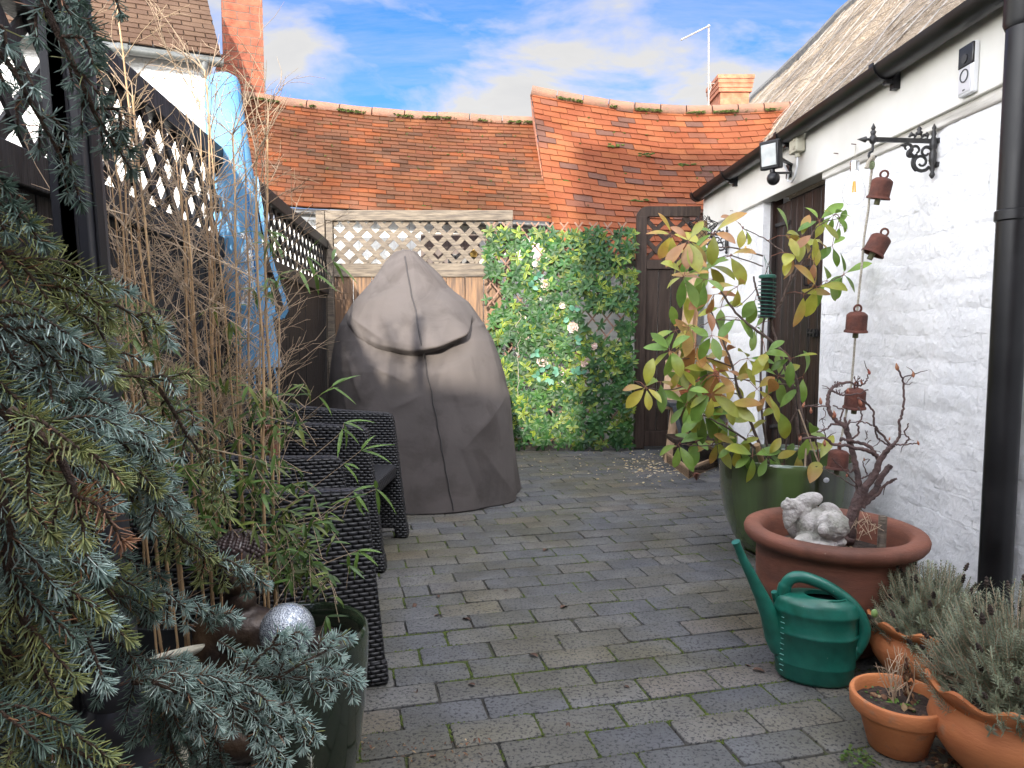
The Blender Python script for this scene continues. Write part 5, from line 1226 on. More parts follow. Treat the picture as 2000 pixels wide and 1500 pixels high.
# scattered bird food and bits
b = MB()
for k in range(230):
    px = 1290 + rnd.gauss(0, 45); py = 905 + rnd.gauss(0, 17)
    if py < 880 or px > 1430: continue
    p = G(px, py); s_ = rnd.uniform(.003, .009); b.box(p + V((0, 0, s_ * .3)), (s_ * 2, s_ * 1.3, s_ * .6), m=Matrix.Rotation(rnd.random() * 6, 3, 'Z'))
for k in range(90):
    p = G(rnd.uniform(1010, 1340), rnd.uniform(878, 935)); s_ = rnd.uniform(.002, .006); b.box(p + V((0, 0, s_ * .3)), (s_ * 2, s_ * 1.6, s_ * .6), m=Matrix.Rotation(rnd.random() * 6, 3, 'Z'))
struct(b.build('bird_food', m_crumb), 'stuff')
b = MB(); c = G(1360, 942); 
for k in range(40): a = k * 2.4; r_ = .028 * math.sin(PI * k / 40); b.leaf(c + V((0, 0, .012 + k * .0012)), V((math.cos(a), math.sin(a), .5)), (0, 0, 1), r_ + .008, .014, 0, 0, 2)
tag(b.build('pine_cone', M('brown cone scales', (.22, .08, .05), rough=.8)), 'small brown pine cone lying beside the wooden tray', 'pine cone')

# ================================================================== LAMP POST (left foreground)
lpb = V((P(235, 1400, 1.1).x, 1.1, 0)); lpt = P(118, -60, 1.1); axl = (lpt - P(235, 1400, 1.1)).normalized()
bot = P(235, 1400, 1.1) - axl * (P(235, 1400, 1.1).z / axl.z)
lp = thing('lamp_post', 'black fluted lamp post in the left foreground behind the spruce', 'post', bot)
mz = Matrix((axl.cross(V((0, 1, 0))).normalized() * -1, V((0, 1, 0)), axl)).transposed(); mz = V((0, 0, 1)).rotation_difference(axl).to_matrix()
def hgt(px, py): return (P(px, py, 1.1) - bot).length
h1 = hgt(190, 690); h2 = hgt(235, 1400)
b = MB(); b.obox(bot + mz @ V((-.027, -.027, h1)), mz @ V((.054, 0, 0)), mz @ V((0, .054, 0)), axl * 1.0)
for s_ in (-1, 1): b.obox(bot + mz @ V((-.012 + .0, -.031, h1)), mz @ V((.024, 0, 0)), mz @ V((0, .005, 0)), axl * 1.0); b.obox(bot + mz @ V((.0268, -.012, h1)), mz @ V((.005, 0, 0)), mz @ V((0, .024, 0)), axl * 1.0)
b.build('square_shaft', m_lampblack, lp, bevel=.003)
b = MB(); b.lathe(bot, [(.045, 0), (.06, .02), (.06, h2 - .08), (.052, h2 - .06), (.052, h2 - .02), (.058, h2 - .01), (.058, h2 + .012), (.046, h2 + .03), (.050, h2 + .042), (.050, h2 + .055), (.038, h2 + .075), (.034, h2 + .10), (.034, h1 - .08), (.036, h1 - .07), (.044, h1 - .055), (.044, h1 - .04), (.036, h1 - .03), (.036, h1 - .015), (.042, h1 - .005), (.042, h1 + .01), (.030, h1 + .03), (0, h1 + .03)], 32, m=mz); b.build('turned_base', m_lampblack, lp, smooth=40)

# ================================================================== DEAD LEAVES ON THE PAVING
dl0 = None
for (px, py) in ((988, 1156), (857, 1168), (848, 1205), (1455, 1300), (815, 1355), (928, 1340), (918, 1213), (1062, 1078), (1095, 1190), (905, 1027), (812, 1180), (1470, 1310), (1110, 1412), (1230, 1345), (838, 1480), (1050, 1285)):
    p = G(px, py)
    if dl0 is None:
        b = MB(); b.leaf((0, 0, .003), (1, .1, .1), (0, 0, 1), .034, .016, .5, .6, 5); o = dl0 = b.build('dead_leaf', m_dead, smooth=180)
        tag(o, 'small brown dead leaf lying on the paving', 'leaf', 'dead leaves on the paving')
    else: o = dl0.copy(); sc.collection.objects.link(o)
    o.location = p; o.rotation_euler = (jit(.3), jit(.2), rnd.random() * 6); s_ = rnd.uniform(.6, 1.3); o.scale = (s_, s_, s_)
b = MB()
for k in range(170):
    p = G(1880 + rnd.gauss(-60, 60), 1475 + rnd.gauss(0, 30)) if k < 100 else G(rnd.uniform(700, 960), 1470 + jit(22))
    if k < 100 and p.x < .95: p.x += .1
    b.leaf(p + V((0, 0, .004 + rnd.random() * .01)), V((jit(1), jit(1), jit(.3))), (0, 0, 1), rnd.uniform(.006, .03) * (1 if k < 100 else .5), rnd.uniform(.006, .016) * (1 if k < 100 else .4), .5, .4, 3)
struct(b.build('leaf_litter', m_dead, smooth=180), 'stuff')
b = MB(); c = G(1672, 1488)
for k in range(70):
    a = rnd.random() * 6.28; r_ = rnd.random() ** .5 * .032; b.leaf(c + V((r_ * math.cos(a), r_ * math.sin(a), .002 + rnd.random() * .016)), V((math.cos(a), math.sin(a), rnd.uniform(.1, .8))), (0, 0, 1), .010, .008, .3, .1, 3, (.08 + .05 * rnd.random(), .17, .04))
tag(b.build('weed', m_leafc, col=True, smooth=180), 'tiny green weed sprouting between the pavers by the small terracotta pot', 'weed')

# ================================================================== PLANTS
def smoothpath(pts, k=6):
    pts = [V(p) for p in pts]; o = []; q = [pts[0]] + pts + [pts[-1]]
    for A, B, C, D in zip(q, q[1:], q[2:], q[3:]):
        for i in range(k):
            t = i / k; o.append(.5 * ((2 * B) + (C - A) * t + (2 * A - 5 * B + 4 * C - D) * t * t + (3 * B - A - 3 * C + D) * t ** 3))
    return o + [pts[-1]]
def stem(b, pts, r0, r1, n=7, k=6, wob=0):
    s = smoothpath(pts, k)
    if wob: s = [s[0]] + [p + rvec(wob) for p in s[1:-1]] + [s[-1]]
    m = len(s); b.tube(s, [r0 + (r1 - r0) * i / (m - 1) for i in range(m)], n)
    return s

# ---- large leaved shrub in the green pot
sh = thing('leafy_shrub', 'sparse shrub with large green, yellow and rusty leaves growing in the green glazed pot', 'shrub', gc + V((0, 0, .35)))
b = MB(); Yg = 3.08
def pp(l, Y=None, dy=0): return [P(x, y, Yg + dy * (i / max(1, len(l) - 1))) for i, (x, y) in enumerate(l)]
br = [([(1585, 925), (1572, 850), (1564, 800), (1547, 716), (1508, 668), (1452, 626), (1416, 582), (1404, 554)], .010, .0035, -.15),
      ([(1583, 925), (1560, 850), (1547, 760), (1520, 680), (1505, 626), (1480, 575), (1472, 540)], .008, .004, .1),
      ([(1505, 626), (1525, 593), (1544, 548), (1572, 507), (1590, 480)], .007, .004, 0), ([(1525, 593), (1546, 537), (1550, 500), (1561, 475), (1575, 465)], .006, .003, -.1),
      ([(1500, 925), (1480, 860), (1446, 772), (1430, 716), (1407, 649), (1385, 600)], .008, .003, -.1), ([(1510, 925), (1488, 800), (1488, 660), (1497, 604)], .006, .004, .05),
      ([(1536, 573), (1575, 570), (1600, 560), (1648, 537)], .0035, .002, -.1), ([(1550, 752), (1500, 748), (1452, 741), (1379, 733)], .004, .002, -.05),
      ([(1430, 716), (1380, 700), (1320, 702)], .003, .002, -.1), ([(1379, 733), (1320, 760), (1267, 758), (1240, 745)], .003, .0015, -.1),
      ([(1520, 925), (1470, 870), (1420, 835), (1374, 811)], .006, .003, -.25), ([(1440, 850), (1390, 870), (1330, 868)], .003, .002, -.2),
      ([(1545, 505), (1500, 470), (1452, 447)], .003, .002, .05), ([(1490, 500), (1440, 485), (1400, 484), (1350, 500)], .004, .002, 0), ([(1490, 520), (1430, 500), (1400, 505)], .003, .002, 0),
      ([(1452, 626), (1400, 625), (1360, 640)], .003, .002, 0), ([(1530, 925), (1540, 840), (1560, 800), (1600, 790)], .004, .002, 0), ([(1600, 925), (1595, 870), (1575, 820)], .006, .003, 0),
      ([(1507, 500), (1493, 540)], .002, .002, 0), ([(1580, 465), (1600, 440), (1640, 425)], .003, .0015, 0), ([(1446, 772), (1400, 760), (1350, 790)], .003, .002, -.15), ([(1416, 582), (1440, 600), (1480, 560)], .002, .0015, 0)]
for l, r0, r1, dy in br: stem(b, pp(l, dy=dy), r0, r1, wob=.002)
b.build('branches', m_shrubbark, sh, smooth=180)
GRN = [(.16, .29, .045), (.20, .34, .06), (.12, .23, .04), (.24, .36, .07)]; YEL = [(.38, .38, .05), (.30, .33, .05), (.44, .38, .06), (.33, .36, .08)]; ORG = [(.46, .24, .07), (.38, .18, .06), (.46, .30, .09), (.33, .14, .06), (.40, .20, .10)]
cl = [(1312, 458, 5, 'y'), (1345, 470, 6, 'yo'), (1395, 455, 5, 'yo'), (1345, 500, 6, 'yo'), (1385, 520, 6, 'yg'), (1335, 540, 5, 'yg'), (1375, 545, 4, 'o'), (1440, 560, 4, 'yo'), (1395, 575, 3, 'o'), (1408, 600, 3, 'g'), (1450, 445, 3, 'yo'),
      (1425, 500, 3, 'yg'), (1475, 585, 3, 'yo'), (1475, 640, 4, 'g'), (1440, 620, 2, 'g'), (1320, 645, 5, 'gg'), (1345, 640, 5, 'yo'), (1310, 685, 6, 'g'), (1360, 675, 6, 'yo'), (1390, 655, 5, 'go'), (1375, 700, 7, 'yg'), (1415, 690, 4, 'o'), (1330, 720, 6, 'y'), (1400, 730, 6, 'yo'),
      (1345, 760, 6, 'gy'), (1390, 770, 7, 'yg'), (1430, 745, 4, 'y'), (1420, 790, 6, 'y'), (1340, 790, 5, 'g'), (1374, 811, 8, 'gg'), (1420, 825, 6, 'gy'), (1400, 860, 5, 'yg'), (1440, 870, 5, 'yg'), (1360, 860, 5, 'g'), (1325, 868, 4, 'g'), (1460, 850, 3, 'y'),
      (1262, 757, 5, 'y'), (1290, 745, 3, 'gy'), (1460, 700, 4, 'gy'), (1495, 690, 4, 'gy'), (1478, 760, 4, 'y'), (1520, 735, 6, 'g'), (1545, 700, 4, 'g'), (1500, 770, 3, 'o'), (1568, 735, 3, 'gg'), (1520, 800, 3, 'gg'),
      (1540, 460, 4, 'oy'), (1565, 465, 6, 'y'), (1590, 470, 5, 'yo'), (1545, 495, 4, 'oo'), (1590, 510, 3, 'yo'), (1600, 430, 4, 'gy'), (1628, 420, 6, 'g'), (1640, 440, 3, 'g'), (1625, 480, 3, 'g'),
      (1595, 560, 3, 'y'), (1570, 575, 3, 'y'), (1648, 535, 5, 'g'), (1615, 548, 4, 'yg'), (1560, 880, 3, 'y'), (1600, 900, 3, 'y'), (1580, 850, 3, 'g'), (1500, 890, 5, 'gy'), (1470, 890, 4, 'g'), (1530, 905, 4, 'g')]
b = MB(); tw = MB()
for (px, py, n_, cs) in cl:
    Y = Yg + jit(.17) - (.1 if px < 1420 else 0); c = P(px, py, Y); ax = V((jit(.5) + (-.35 if px < 1450 else .25), -.5, jit(.3))).normalized(); a0 = rnd.random() * 6
    near = min(((c - q).length, q) for l, *_ in br for q in pp(l))[1]
    if (near - c).length < .25: tw.tube([near, near.lerp(c, .5) + V((0, 0, .01)), c], [.0022, .0016, .0014], 4)
    for k in range(n_):
        an = a0 + k * 2.4; sd = ax.orthogonal().normalized(); s2 = ax.cross(sd); d = (ax * rnd.uniform(.0, .5) + (sd * math.cos(an) + s2 * math.sin(an)) + V((0, 0, -.35))).normalized()
        kk = rnd.choice(cs); kk = rnd.choice('gy') if kk == 'o' and rnd.random() < .35 else kk; col = rnd.choice({'g': GRN, 'y': YEL, 'o': ORG}[kk]); tip = rnd.choice({'g': GRN + YEL[:1], 'y': YEL + ORG[:2], 'o': ORG}[kk]); s_ = rnd.uniform(.8, 1.25)
        pb = c + d * .008; Ln = rnd.uniform(.075, .130) * (.6 if px > 1610 and py < 460 else 1); tw.tube([c, pb + d * .008], .0012, 4)
        b.leaf(pb + d * .006, d, (jit(.5), -.8, .9), Ln, Ln * rnd.uniform(.34, .48), rnd.uniform(.2, .9), rnd.uniform(.1, .35), 8, tuple(x * s_ for x in col), tuple(x * s_ for x in tip), rnd.uniform(1.0, 1.35))
b.build('leaves', m_leafspot, sh, col=True, smooth=180); tw.build('twigs', M('red leaf stalks', (.22, .09, .055), rough=.7), sh, smooth=180)
b = MB(); b.tube([P(1492, 915, 3.06), P(1478, 868, 3.0)], [.0125, .0125], 12); tag(b.build('bamboo_stake', m_cane), 'cut bamboo stake sticking out of the green glazed pot', 'stake')
b = MB(); b.tube([P(1605, 922, 2.95), P(1560, 800, 2.98)], .003, 6); b.tube([P(1572, 922, 2.95), P(1574, 876, 2.98)], .004, 6); tag(b.build('thin_cane', m_twig), 'thin pale support canes in the green glazed pot', 'cane')
# green spiral feeder
ff = thing('spiral_feeder', 'green wire spiral bird feeder hanging from the leafy shrub', 'bird feeder', P(1500, 570, Yg))
c = P(1498, 575, Yg); b = MB(); hpx = .095
b.tube([c + V((.036 * math.cos(k * .42), .036 * math.sin(k * .42), .062 - .16 * k / 150)) for k in range(151)], .0021, 5); b.build('spiral', m_wire, ff, smooth=180)
b = MB(); b.lathe(c, [(0, .085), (.030, .084), (.036, .080), (.036, .070), (.030, .068), (0, .068)], 24); b.build('lid', m_wire, ff); b = MB(); b.lathe(c, [(0, -.10), (.036, -.10), (.036, -.094), (0, -.094)], 24); b.build('base', m_black_pl, ff)
b = MB(); b.lathe(c, [(.026, .07), (.026, -.095)], 16); b.build('inner_mesh', m_black_board, ff)
b = MB(); b.tube([c + V((0, 0, .085)), P(1492, 498, Yg)], .0012, 4); b.tube([c + V((.02, 0, .085)), P(1492, 500, Yg)], .0012, 4); b.build('hanger', m_wire, ff)

# ---- bare azalea in the terracotta bowl
az = thing('bare_shrub', 'bare twisted little shrub with buds growing in the wide terracotta pot', 'shrub', tcn + V((0, 0, .29)))
def ac(l, Y=2.24, dy=0): return [P(1560 + x * .2667, 700 + y * .2667, Y + dy * i / len(l)) for i, (x, y) in enumerate(l)]
b = MB()
A_ = [([(365, 1330), (372, 1270), (400, 1130), (440, 1010), (460, 950)], .021, .014, 0, .0), ([(445, 1000), (430, 860), (400, 720), (370, 600), (345, 500)], .010, .009, .06, 0), ([(345, 500), (270, 450), (220, 370), (215, 300), (235, 230), (300, 185), (380, 175)], .008, .004, .05, .0),
      ([(380, 175), (440, 200), (470, 190), (500, 150), (515, 105)], .003, .002, 0, 0), ([(235, 230), (290, 262), (340, 270), (430, 260), (510, 230)], .0035, .002, -.05, 0), ([(430, 290), (500, 330), (545, 390), (550, 480), (600, 550), (670, 630)], .003, .004, 0, 0),
      ([(455, 1090), (480, 960), (560, 840), (590, 760), (640, 680), (700, 632)], .014, .007, -.06, 0), ([(700, 632), (740, 560), (735, 480), (760, 400), (770, 300), (770, 180), (740, 100), (722, 70)], .005, .0025, 0, 0), ([(765, 140), (820, 125), (845, 118)], .002, .0015, 0, 0), ([(775, 190), (820, 140), (850, 115)], .0015, .001, 0, 0),
      ([(690, 635), (780, 630), (870, 620)], .003, .002, -.03, 0), ([(780, 620), (805, 585), (775, 545), (805, 475)], .003, .002, 0, 0), ([(590, 750), (540, 690), (440, 660), (350, 640), (250, 630), (200, 590), (100, 580), (20, 590)], .007, .003, -.1, 0), ([(575, 720), (520, 650), (450, 620), (400, 610), (330, 590), (300, 600)], .006, .004, .03, 0),
      ([(460, 1080), (560, 960), (600, 880), (672, 785)], .0105, .0095, .05, 0), ([(470, 1080), (560, 1010), (640, 920), (720, 880)], .006, .003, -.04, 0), ([(640, 920), (690, 900), (700, 880)], .003, .002, 0, 0), ([(300, 460), (325, 380), (300, 370), (250, 345)], .003, .002, 0, 0), ([(345, 495), (250, 480), (200, 520), (130, 540)], .004, .002, 0, 0),
      ([(390, 590), (440, 540), (430, 480), (465, 430), (450, 370), (430, 360)], .0035, .002, 0, 0), ([(540, 490), (490, 470), (430, 465), (370, 470)], .0025, .0015, 0, 0), ([(430, 940), (380, 870), (340, 830), (240, 730)], .0025, .0012, -.1, 0), ([(440, 960), (300, 870), (170, 800)], .0018, .001, -.15, 0), ([(460, 880), (520, 850), (580, 820), (600, 790)], .003, .0015, 0, 0), ([(500, 850), (480, 790), (470, 750), (520, 740)], .0025, .001, 0, 0), ([(345, 500), (340, 430)], .005, .004, 0, 0), ([(350, 500), (378, 450)], .005, .003, 0, 0),
      ([(200, 590), (190, 540), (180, 480), (165, 440)], .002, .001, 0, 0), ([(215, 350), (150, 350), (90, 350), (40, 345)], .0025, .0012, -.05, 0), ([(185, 360), (195, 420), (150, 460)], .0015, .001, 0, 0), ([(560, 510), (570, 570), (600, 600), (660, 640)], .003, .0025, .04, 0), ([(490, 600), (500, 560), (502, 530)], .0015, .001, 0, 0), ([(530, 600), (490, 640), (600, 690)], .0015, .001, .05, 0)]
for l, r0, r1, dy, q in A_: stem(b, ac(l, dy=dy), r0, r1, n=8, wob=.0022)
for k in range(26):
    l = rnd.choice(A_[1:-1])[0]; p = rnd.choice(ac(l)); d = rdir(); d.y *= .5; L_ = rnd.uniform(.015, .05); b.tube([p, p + d * L_ * .5 + rvec(.004), p + d * L_ + rvec(.006)], [.0018, .0014, .0008], 4)
b.build('branches', m_azbark, az, smooth=180)
b = MB()
for (x, y, s_) in ((720, 65, 1.3), (838, 120, 1), (515, 100, 1), (460, 175, .8), (360, 240, 1), (450, 325, 1.3), (160, 315, 1.2), (262, 410, 1.2), (35, 342, 1), (90, 385, 1), (190, 622, 1.1), (875, 620, .8), (255, 425, .8), (10, 590, 1), (355, 855, .8), (480, 740, .6), (665, 590, .6)):
    c = ac([(x, y)])[0]; dz = V((jit(.4), 0, 1)).normalized(); m = V((0, 0, 1)).rotation_difference(dz).to_matrix(); b.lathe(c, [(0, -.010 * s_), (.0042 * s_, -.005 * s_), (.0048 * s_, 0), (.002 * s_, .008 * s_), (0, .012 * s_)], 8, m=m)
b.build('buds', m_bud, az, smooth=180)
b = MB()
for (x, y) in ((275, 175), (420, 135), (300, 230), (380, 800)):
    c = ac([(x, y + 40)])[0]
    for k in range(12):
        d = V((jit(1), jit(.5), rnd.uniform(.2, 1))).normalized(); e = c + d * rnd.uniform(.012, .022); b.tube([c, e], .0007, 4); b.ell(e, (.0016, .0016, .003), n=5, k=4)
b.build('seed_heads', m_azbark, az)
b = MB()
for k in range(90):
    a = rnd.random() * 6.28; r_ = rnd.random() ** .5 * .17; c = tcn + V((r_ * math.cos(a), r_ * math.sin(a), .296)); b.leaf(c, V((jit(1), jit(1), jit(.4))), (0, 0, 1), rnd.uniform(.015, .035), rnd.uniform(.008, .02), .5, .3, 3)
b.build('leaf_litter', m_dead, az, smooth=180)
b = MB()
for k in range(16):
    c = P(1690 + jit(28), 1030 + jit(14), 2.2); b.tube([c, c + rvec(.02) + V((0, 0, .02)), c + rvec(.04) + V((0, 0, .005))], .0009, 4)
b.build('dry_roots', m_twig, az)

# ---- lavenders
def lavender(label, c, r, h, n, seed):
    rr = random.Random(seed); t = thing('lavender', label, 'lavender', c, 'lavender bushes in scalloped pots'); b = MB(); st_ = MB(); heads = []
    for k in range(n):
        ph = math.acos(1 - rr.random() * .98); th_ = rr.random() * 2 * PI; d = V((math.sin(ph) * math.cos(th_), math.sin(ph) * math.sin(th_), math.cos(ph) * 1.0)); s_ = rr.uniform(.62, 1.06)
        tip = c + V((d.x * r, d.y * r, d.z * h)) * s_; L_ = rr.uniform(.035, .06); dd = (d + V((0, 0, .9)) + V((rr.uniform(-.3, .3), rr.uniform(-.3, .3), 0))).normalized(); p0 = tip - dd * L_
        st_.tube([c + V((d.x * .02, d.y * .02, 0)), p0, tip], [.0015, .0012, .0008], 3, cap=False)
        g_ = rr.uniform(.75, 1.3); col = (.23 * g_, .26 * g_, .175 * g_) if rr.random() < .75 else (.32 * g_, .35 * g_, .24 * g_)
        nl = 13
        for q in range(nl):
            f = q / (nl - 1); pb = p0.lerp(tip, f); sd = dd.orthogonal().normalized(); s2 = dd.cross(sd)
            for w_ in (0, 1):
                an = q * 1.57 + w_ * PI + rr.uniform(-.2, .2); ld = (dd * (.55 + .7 * f) + sd * math.cos(an) + s2 * math.sin(an)).normalized()
                b.leaf(pb, ld, dd, rr.uniform(.012, .020) * (1.15 - .45 * f), .0026, .2, .3, 2, col)
        if rr.random() < .10 and len(heads) < 44:
            m = V((0, 0, 1)).rotation_difference(dd).to_matrix(); e = tip + dd * .012; fl_ = MB(); heads.append(fl_)
            fl_.lathe(e, [(0, -.012), (.005, -.010), (.0035, -.006), (.0065, -.003), (.004, 0), (.006, .004), (.003, .008), (.004, .011), (0, .016)], 7, m=m)
    b.build('foliage', m_leafc, t, col=True, smooth=180); st_.build('stems', m_twig, t); [q.build('dead_flower_head', m_soil, t) for q in heads]
lavender('further grey green lavender bush in a scalloped pot beside the big terracotta pot', c1 + V((0.02, 0, .15)), .165, .195, 820, 3)
lavender('nearer grey green lavender bush with dark dead flower heads, in the right corner', c2 + V((0.02, -.0, .18)), .19, .25, 920, 4)
t = thing('dying_plant', 'dried brown stems with a few green leaves in the small terracotta pot', 'plant', sc_ + V((0, 0, .105))); b = MB(); c = sc_ + V((.018, .02, .103))
for k in range(16):
    d = V((jit(.32), jit(.25), 1)).normalized(); L_ = rnd.uniform(.06, .135); q = c + V((jit(.03), jit(.02), 0)); e = q + d * L_ + V((jit(.015), 0, 0)); b.tube([q, q.lerp(e, .5) + rvec(.006), e], [.0016, .0012, .0007], 4)
    for j in range(3): s_ = q.lerp(e, rnd.uniform(.3, .9)); b.tube([s_, s_ + V((jit(.03), jit(.02), rnd.uniform(.0, .03)))], .0006, 3)
b.build('dry_stems', m_twig, t); b = MB()
for k in range(60): q = c + V((.012 + jit(.008), jit(.01), rnd.uniform(.02, .115))); b.leaf(q, V((jit(1), jit(1), -.6)), (0, 0, 1), .014, .007, .8, .4, 3)
for k in range(30): a = rnd.random() * 6.28; r_ = .085 * rnd.random() ** .5; b.leaf(sc_ + V((r_ * math.cos(a), r_ * math.sin(a), .111)), V((jit(1), jit(1), jit(.2))), (0, 0, 1), rnd.uniform(.012, .03), .014, .6, .3, 3)
b.build('dead_leaves', m_dead, t, smooth=180); b = MB()
for k in range(11): a = rnd.random() * 6.28; b.leaf(c + V((-.02, -.02, .002)), V((math.cos(a), math.sin(a), .7)), (0, 0, 1), rnd.uniform(.02, .04), .009, 1.1, .3, 5, (.16, .30, .05))
for k in range(40): q = c + V((jit(.07), jit(.06), .006)); b.leaf(q, V((jit(1), jit(1), .4)), (0, 0, 1), .007, .006, .2, .1, 2, (.09, .2, .04))
b.build('green_leaves', m_leafc, t, col=True, smooth=180)
b = MB(); c = P(608, 1497, 1.2)
for k in range(26): b.leaf(c + V((0, 0, .0015 * k - .02)), V((jit(1), jit(1), .8)), (0, 0, 1), .012, .003, .2, .2, 2, (.3, .33, .26))
b.tube([c + V((0, 0, -.05)), c + V((0, 0, .018))], .0012, 4)
b.tube([c + V((0, 0, -.05)), V((c.x, c.y, 0))], .0015, 4); tag(b.build('seedling', m_leafc, col=True, smooth=180), 'tiny grey leaved sprig at the bottom edge in front of the dark green pot', 'plant')

# ---- dry bamboo
def bamboo(label, canes, yr, seed, nleaf, leafbox, lowleaf):
    rr = random.Random(seed); base = P(*canes[0][0], yr[0]); t = thing('bamboo_plant', label, 'bamboo', V((base.x, base.y, 0)), 'bamboo plants along the fence')
    bc = MB(); bt = MB(); bl = MB(); J = lambda a: rr.uniform(-a, a)
    def leafcluster(p, n, L0=.07):
        for k in range(n):
            d = V((J(1), J(.7), rr.uniform(-1.0, .35))).normalized(); g_ = rr.uniform(.7, 1.25); col = rr.choice([(.09, .17, .035), (.12, .22, .05), (.07, .14, .035), (.20, .25, .06), (.13, .20, .05)])
            bl.leaf(p, d, (0, -.5, 1), rr.uniform(.6, 1.15) * L0, rr.uniform(.006, .010), rr.uniform(.1, .8), .2, 5, tuple(x * g_ for x in col), None, .7)
    def twig(p, d, L_, r_, lv):
        e = p + d * L_ + V((J(.01), J(.01), J(.01))); m = p.lerp(e, .5) + V((J(.006), J(.006), J(.006))); bt.tube([p, m, e], [r_, r_ * .8, r_ * .5], 3, cap=False)
        if lv > 0:
            for k in range(rr.choice([1, 2, 2])):
                q = p.lerp(e, rr.uniform(.3, .95)); d2 = (d + V((J(.8), J(.8), J(.55)))).normalized(); twig(q, d2, L_ * rr.uniform(.4, .75), r_ * .72, lv - 1)
    for (x0, y0), (x1, y1), r0 in canes:
        Y0 = rr.uniform(*yr); A = P(x0, y0, Y0); A.z = min(A.z, .35); B = P(x1, y1, Y0 + J(.12)); A2 = V((A.x + (A.x - B.x) * .02, A.y, .02))
        n = max(5, int((B - A2).length / .13)); pts = [A2.lerp(B, k / n) + V((.012 * noise.noise(V((k * .5, x0, 0))), .01 * noise.noise(V((k * .5, x0, 5))), 0)) for k in range(n + 1)]
        fi = []; ra = []
        for k, p in enumerate(pts):
            rk = r0 * (1 - .62 * k / n); fi += [p - V((0, 0, .004)), p, p + V((0, 0, .004))]; ra += [rk, rk * 1.22, rk]
        bc.tube(fi, ra, 7)
        for k in range(3, n + 1):
            f = k / n
            if pts[k].z < .62: continue
            for q in range(rr.choice([2, 3, 3, 4])):
                d = V((J(1.0), J(.7), rr.uniform(.25, 1.15))).normalized(); twig(pts[k], d, rr.uniform(.10, .26) * (1.1 - .4 * f), .0014, 2)
    for k in range(nleaf):
        px, py = rr.uniform(leafbox[0], leafbox[2]), rr.uniform(leafbox[1], leafbox[3]); 
        leafcluster(P(px, py, rr.uniform(yr[0], yr[1])), rr.choice([2, 3, 4]), .06)
    for (px, py, n, s_) in lowleaf:
        for k in range(n):
            p = P(px + rr.gauss(0, s_), py + rr.gauss(0, s_), yr[0] + J(.08)); leafcluster(p, 3, .05)
            d = V((J(.6), J(.4), rr.uniform(.1, 1))).normalized(); bt.tube([p - d * rr.uniform(.04, .1), p], .0009, 3, cap=False)
    bc.build('canes', m_cane, t, smooth=180); bt.build('twigs', m_twig, t, smooth=180); bl.build('leaves', m_leafc, t, col=True, smooth=180)
    return t
r9 = random.Random(5)
cA = [((340, 1150), (232, 0), .0052), ((330, 1150), (160, 180), .004)]
for k in range(11): x = 250 + 17 * k + r9.uniform(-8, 8); cA.append(((x + 20, 1150), (x - 60 + r9.uniform(-45, 30), r9.uniform(190, 480)), r9.uniform(.003, .0055)))
cB = [((430, 1180), (405, 170), .0042), ((500, 1180), (400, 140), .0036), ((540, 1170), (545, 600), .005), ((470, 1170), (385, 200), .003)]
for k in range(10): x = 415 + 12 * k + r9.uniform(-6, 6); cB.append(((x + 12, 1180), (x - 30 + r9.uniform(-30, 30), r9.uniform(260, 620)), r9.uniform(.003, .0055)))
bamboo('left hand dry bamboo clump with straw coloured twigs in front of the lattice fence', cA, (1.55, 1.95), 11, 70, (180, 560, 470, 1120), [(330, 850, 60, 50), (400, 1000, 60, 50), (240, 640, 20, 40)])
bamboo('right hand bamboo clump with green leaves spilling over the near wicker armchair', cB, (1.62, 1.9), 12, 50, (400, 700, 540, 1150), [(555, 1060, 38, 32), (610, 1020, 16, 40), (590, 1110, 26, 34), (520, 470, 8, 14), (530, 560, 8, 16), (540, 800, 22, 30), (520, 930, 34, 30)])
bb = bpy.data.objects['bamboo_plant.001']
b = MB(); bl = MB()
for path in ([(540, 830), (600, 790), (648, 755)], [(560, 990), (640, 930), (705, 880)], [(600, 900), (660, 850), (672, 826)], [(540, 1100), (600, 1030), (690, 960)], [(560, 1060), (660, 990), (735, 955)], [(590, 1120), (660, 1090), (700, 1075)], [(520, 680), (570, 560), (600, 500)], [(530, 640), (590, 560), (650, 510)]):
    b = MB(); bl = MB(); pts = [P(x, y, 1.66) for x, y in path]; s = smoothpath(pts, 5); b.tube(s, [.0014 - .0008 * i / len(s) for i in range(len(s))], 4, cap=False)
    for k in range(5):
        d = V((rnd.uniform(-.1, 1), jit(.5), rnd.uniform(-.9, .5))).normalized(); g_ = rnd.uniform(.8, 1.2); bl.leaf(s[-1 - (k % 2) * 3], d, (0, -.4, 1), rnd.uniform(.05, .085), .009, rnd.uniform(.3, .9), .2, 6, (.15 * g_, .26 * g_, .05 * g_), None, .7)
    q_ = b.build('arching_shoot', m_twig, bb); bl.build('leaves', m_leafc, q_, col=True, smooth=180)
b = MB(); c = P(430, 1170, 1.75); 
bpot = pot('dark_trough', 'dark planting trough under the bamboo, mostly hidden', 'planter', V((c.x - .12, 1.86, 0)), [(0, .01), (.16, 0), (.18, .04), (.20, .26), (.205, .28), (.195, .28), (.18, .24)], m_anthra, .25, .185)
b = MB(); cc = P(531, 880, 2.75); b.tube([V((cc.x, cc.y, .3)), cc + V((0, 0, .1))], [.02, .03], 12); tag(b.build('terracotta_tube', m_terra), 'sliver of orange terracotta between the bamboo and the armchairs', 'pot')

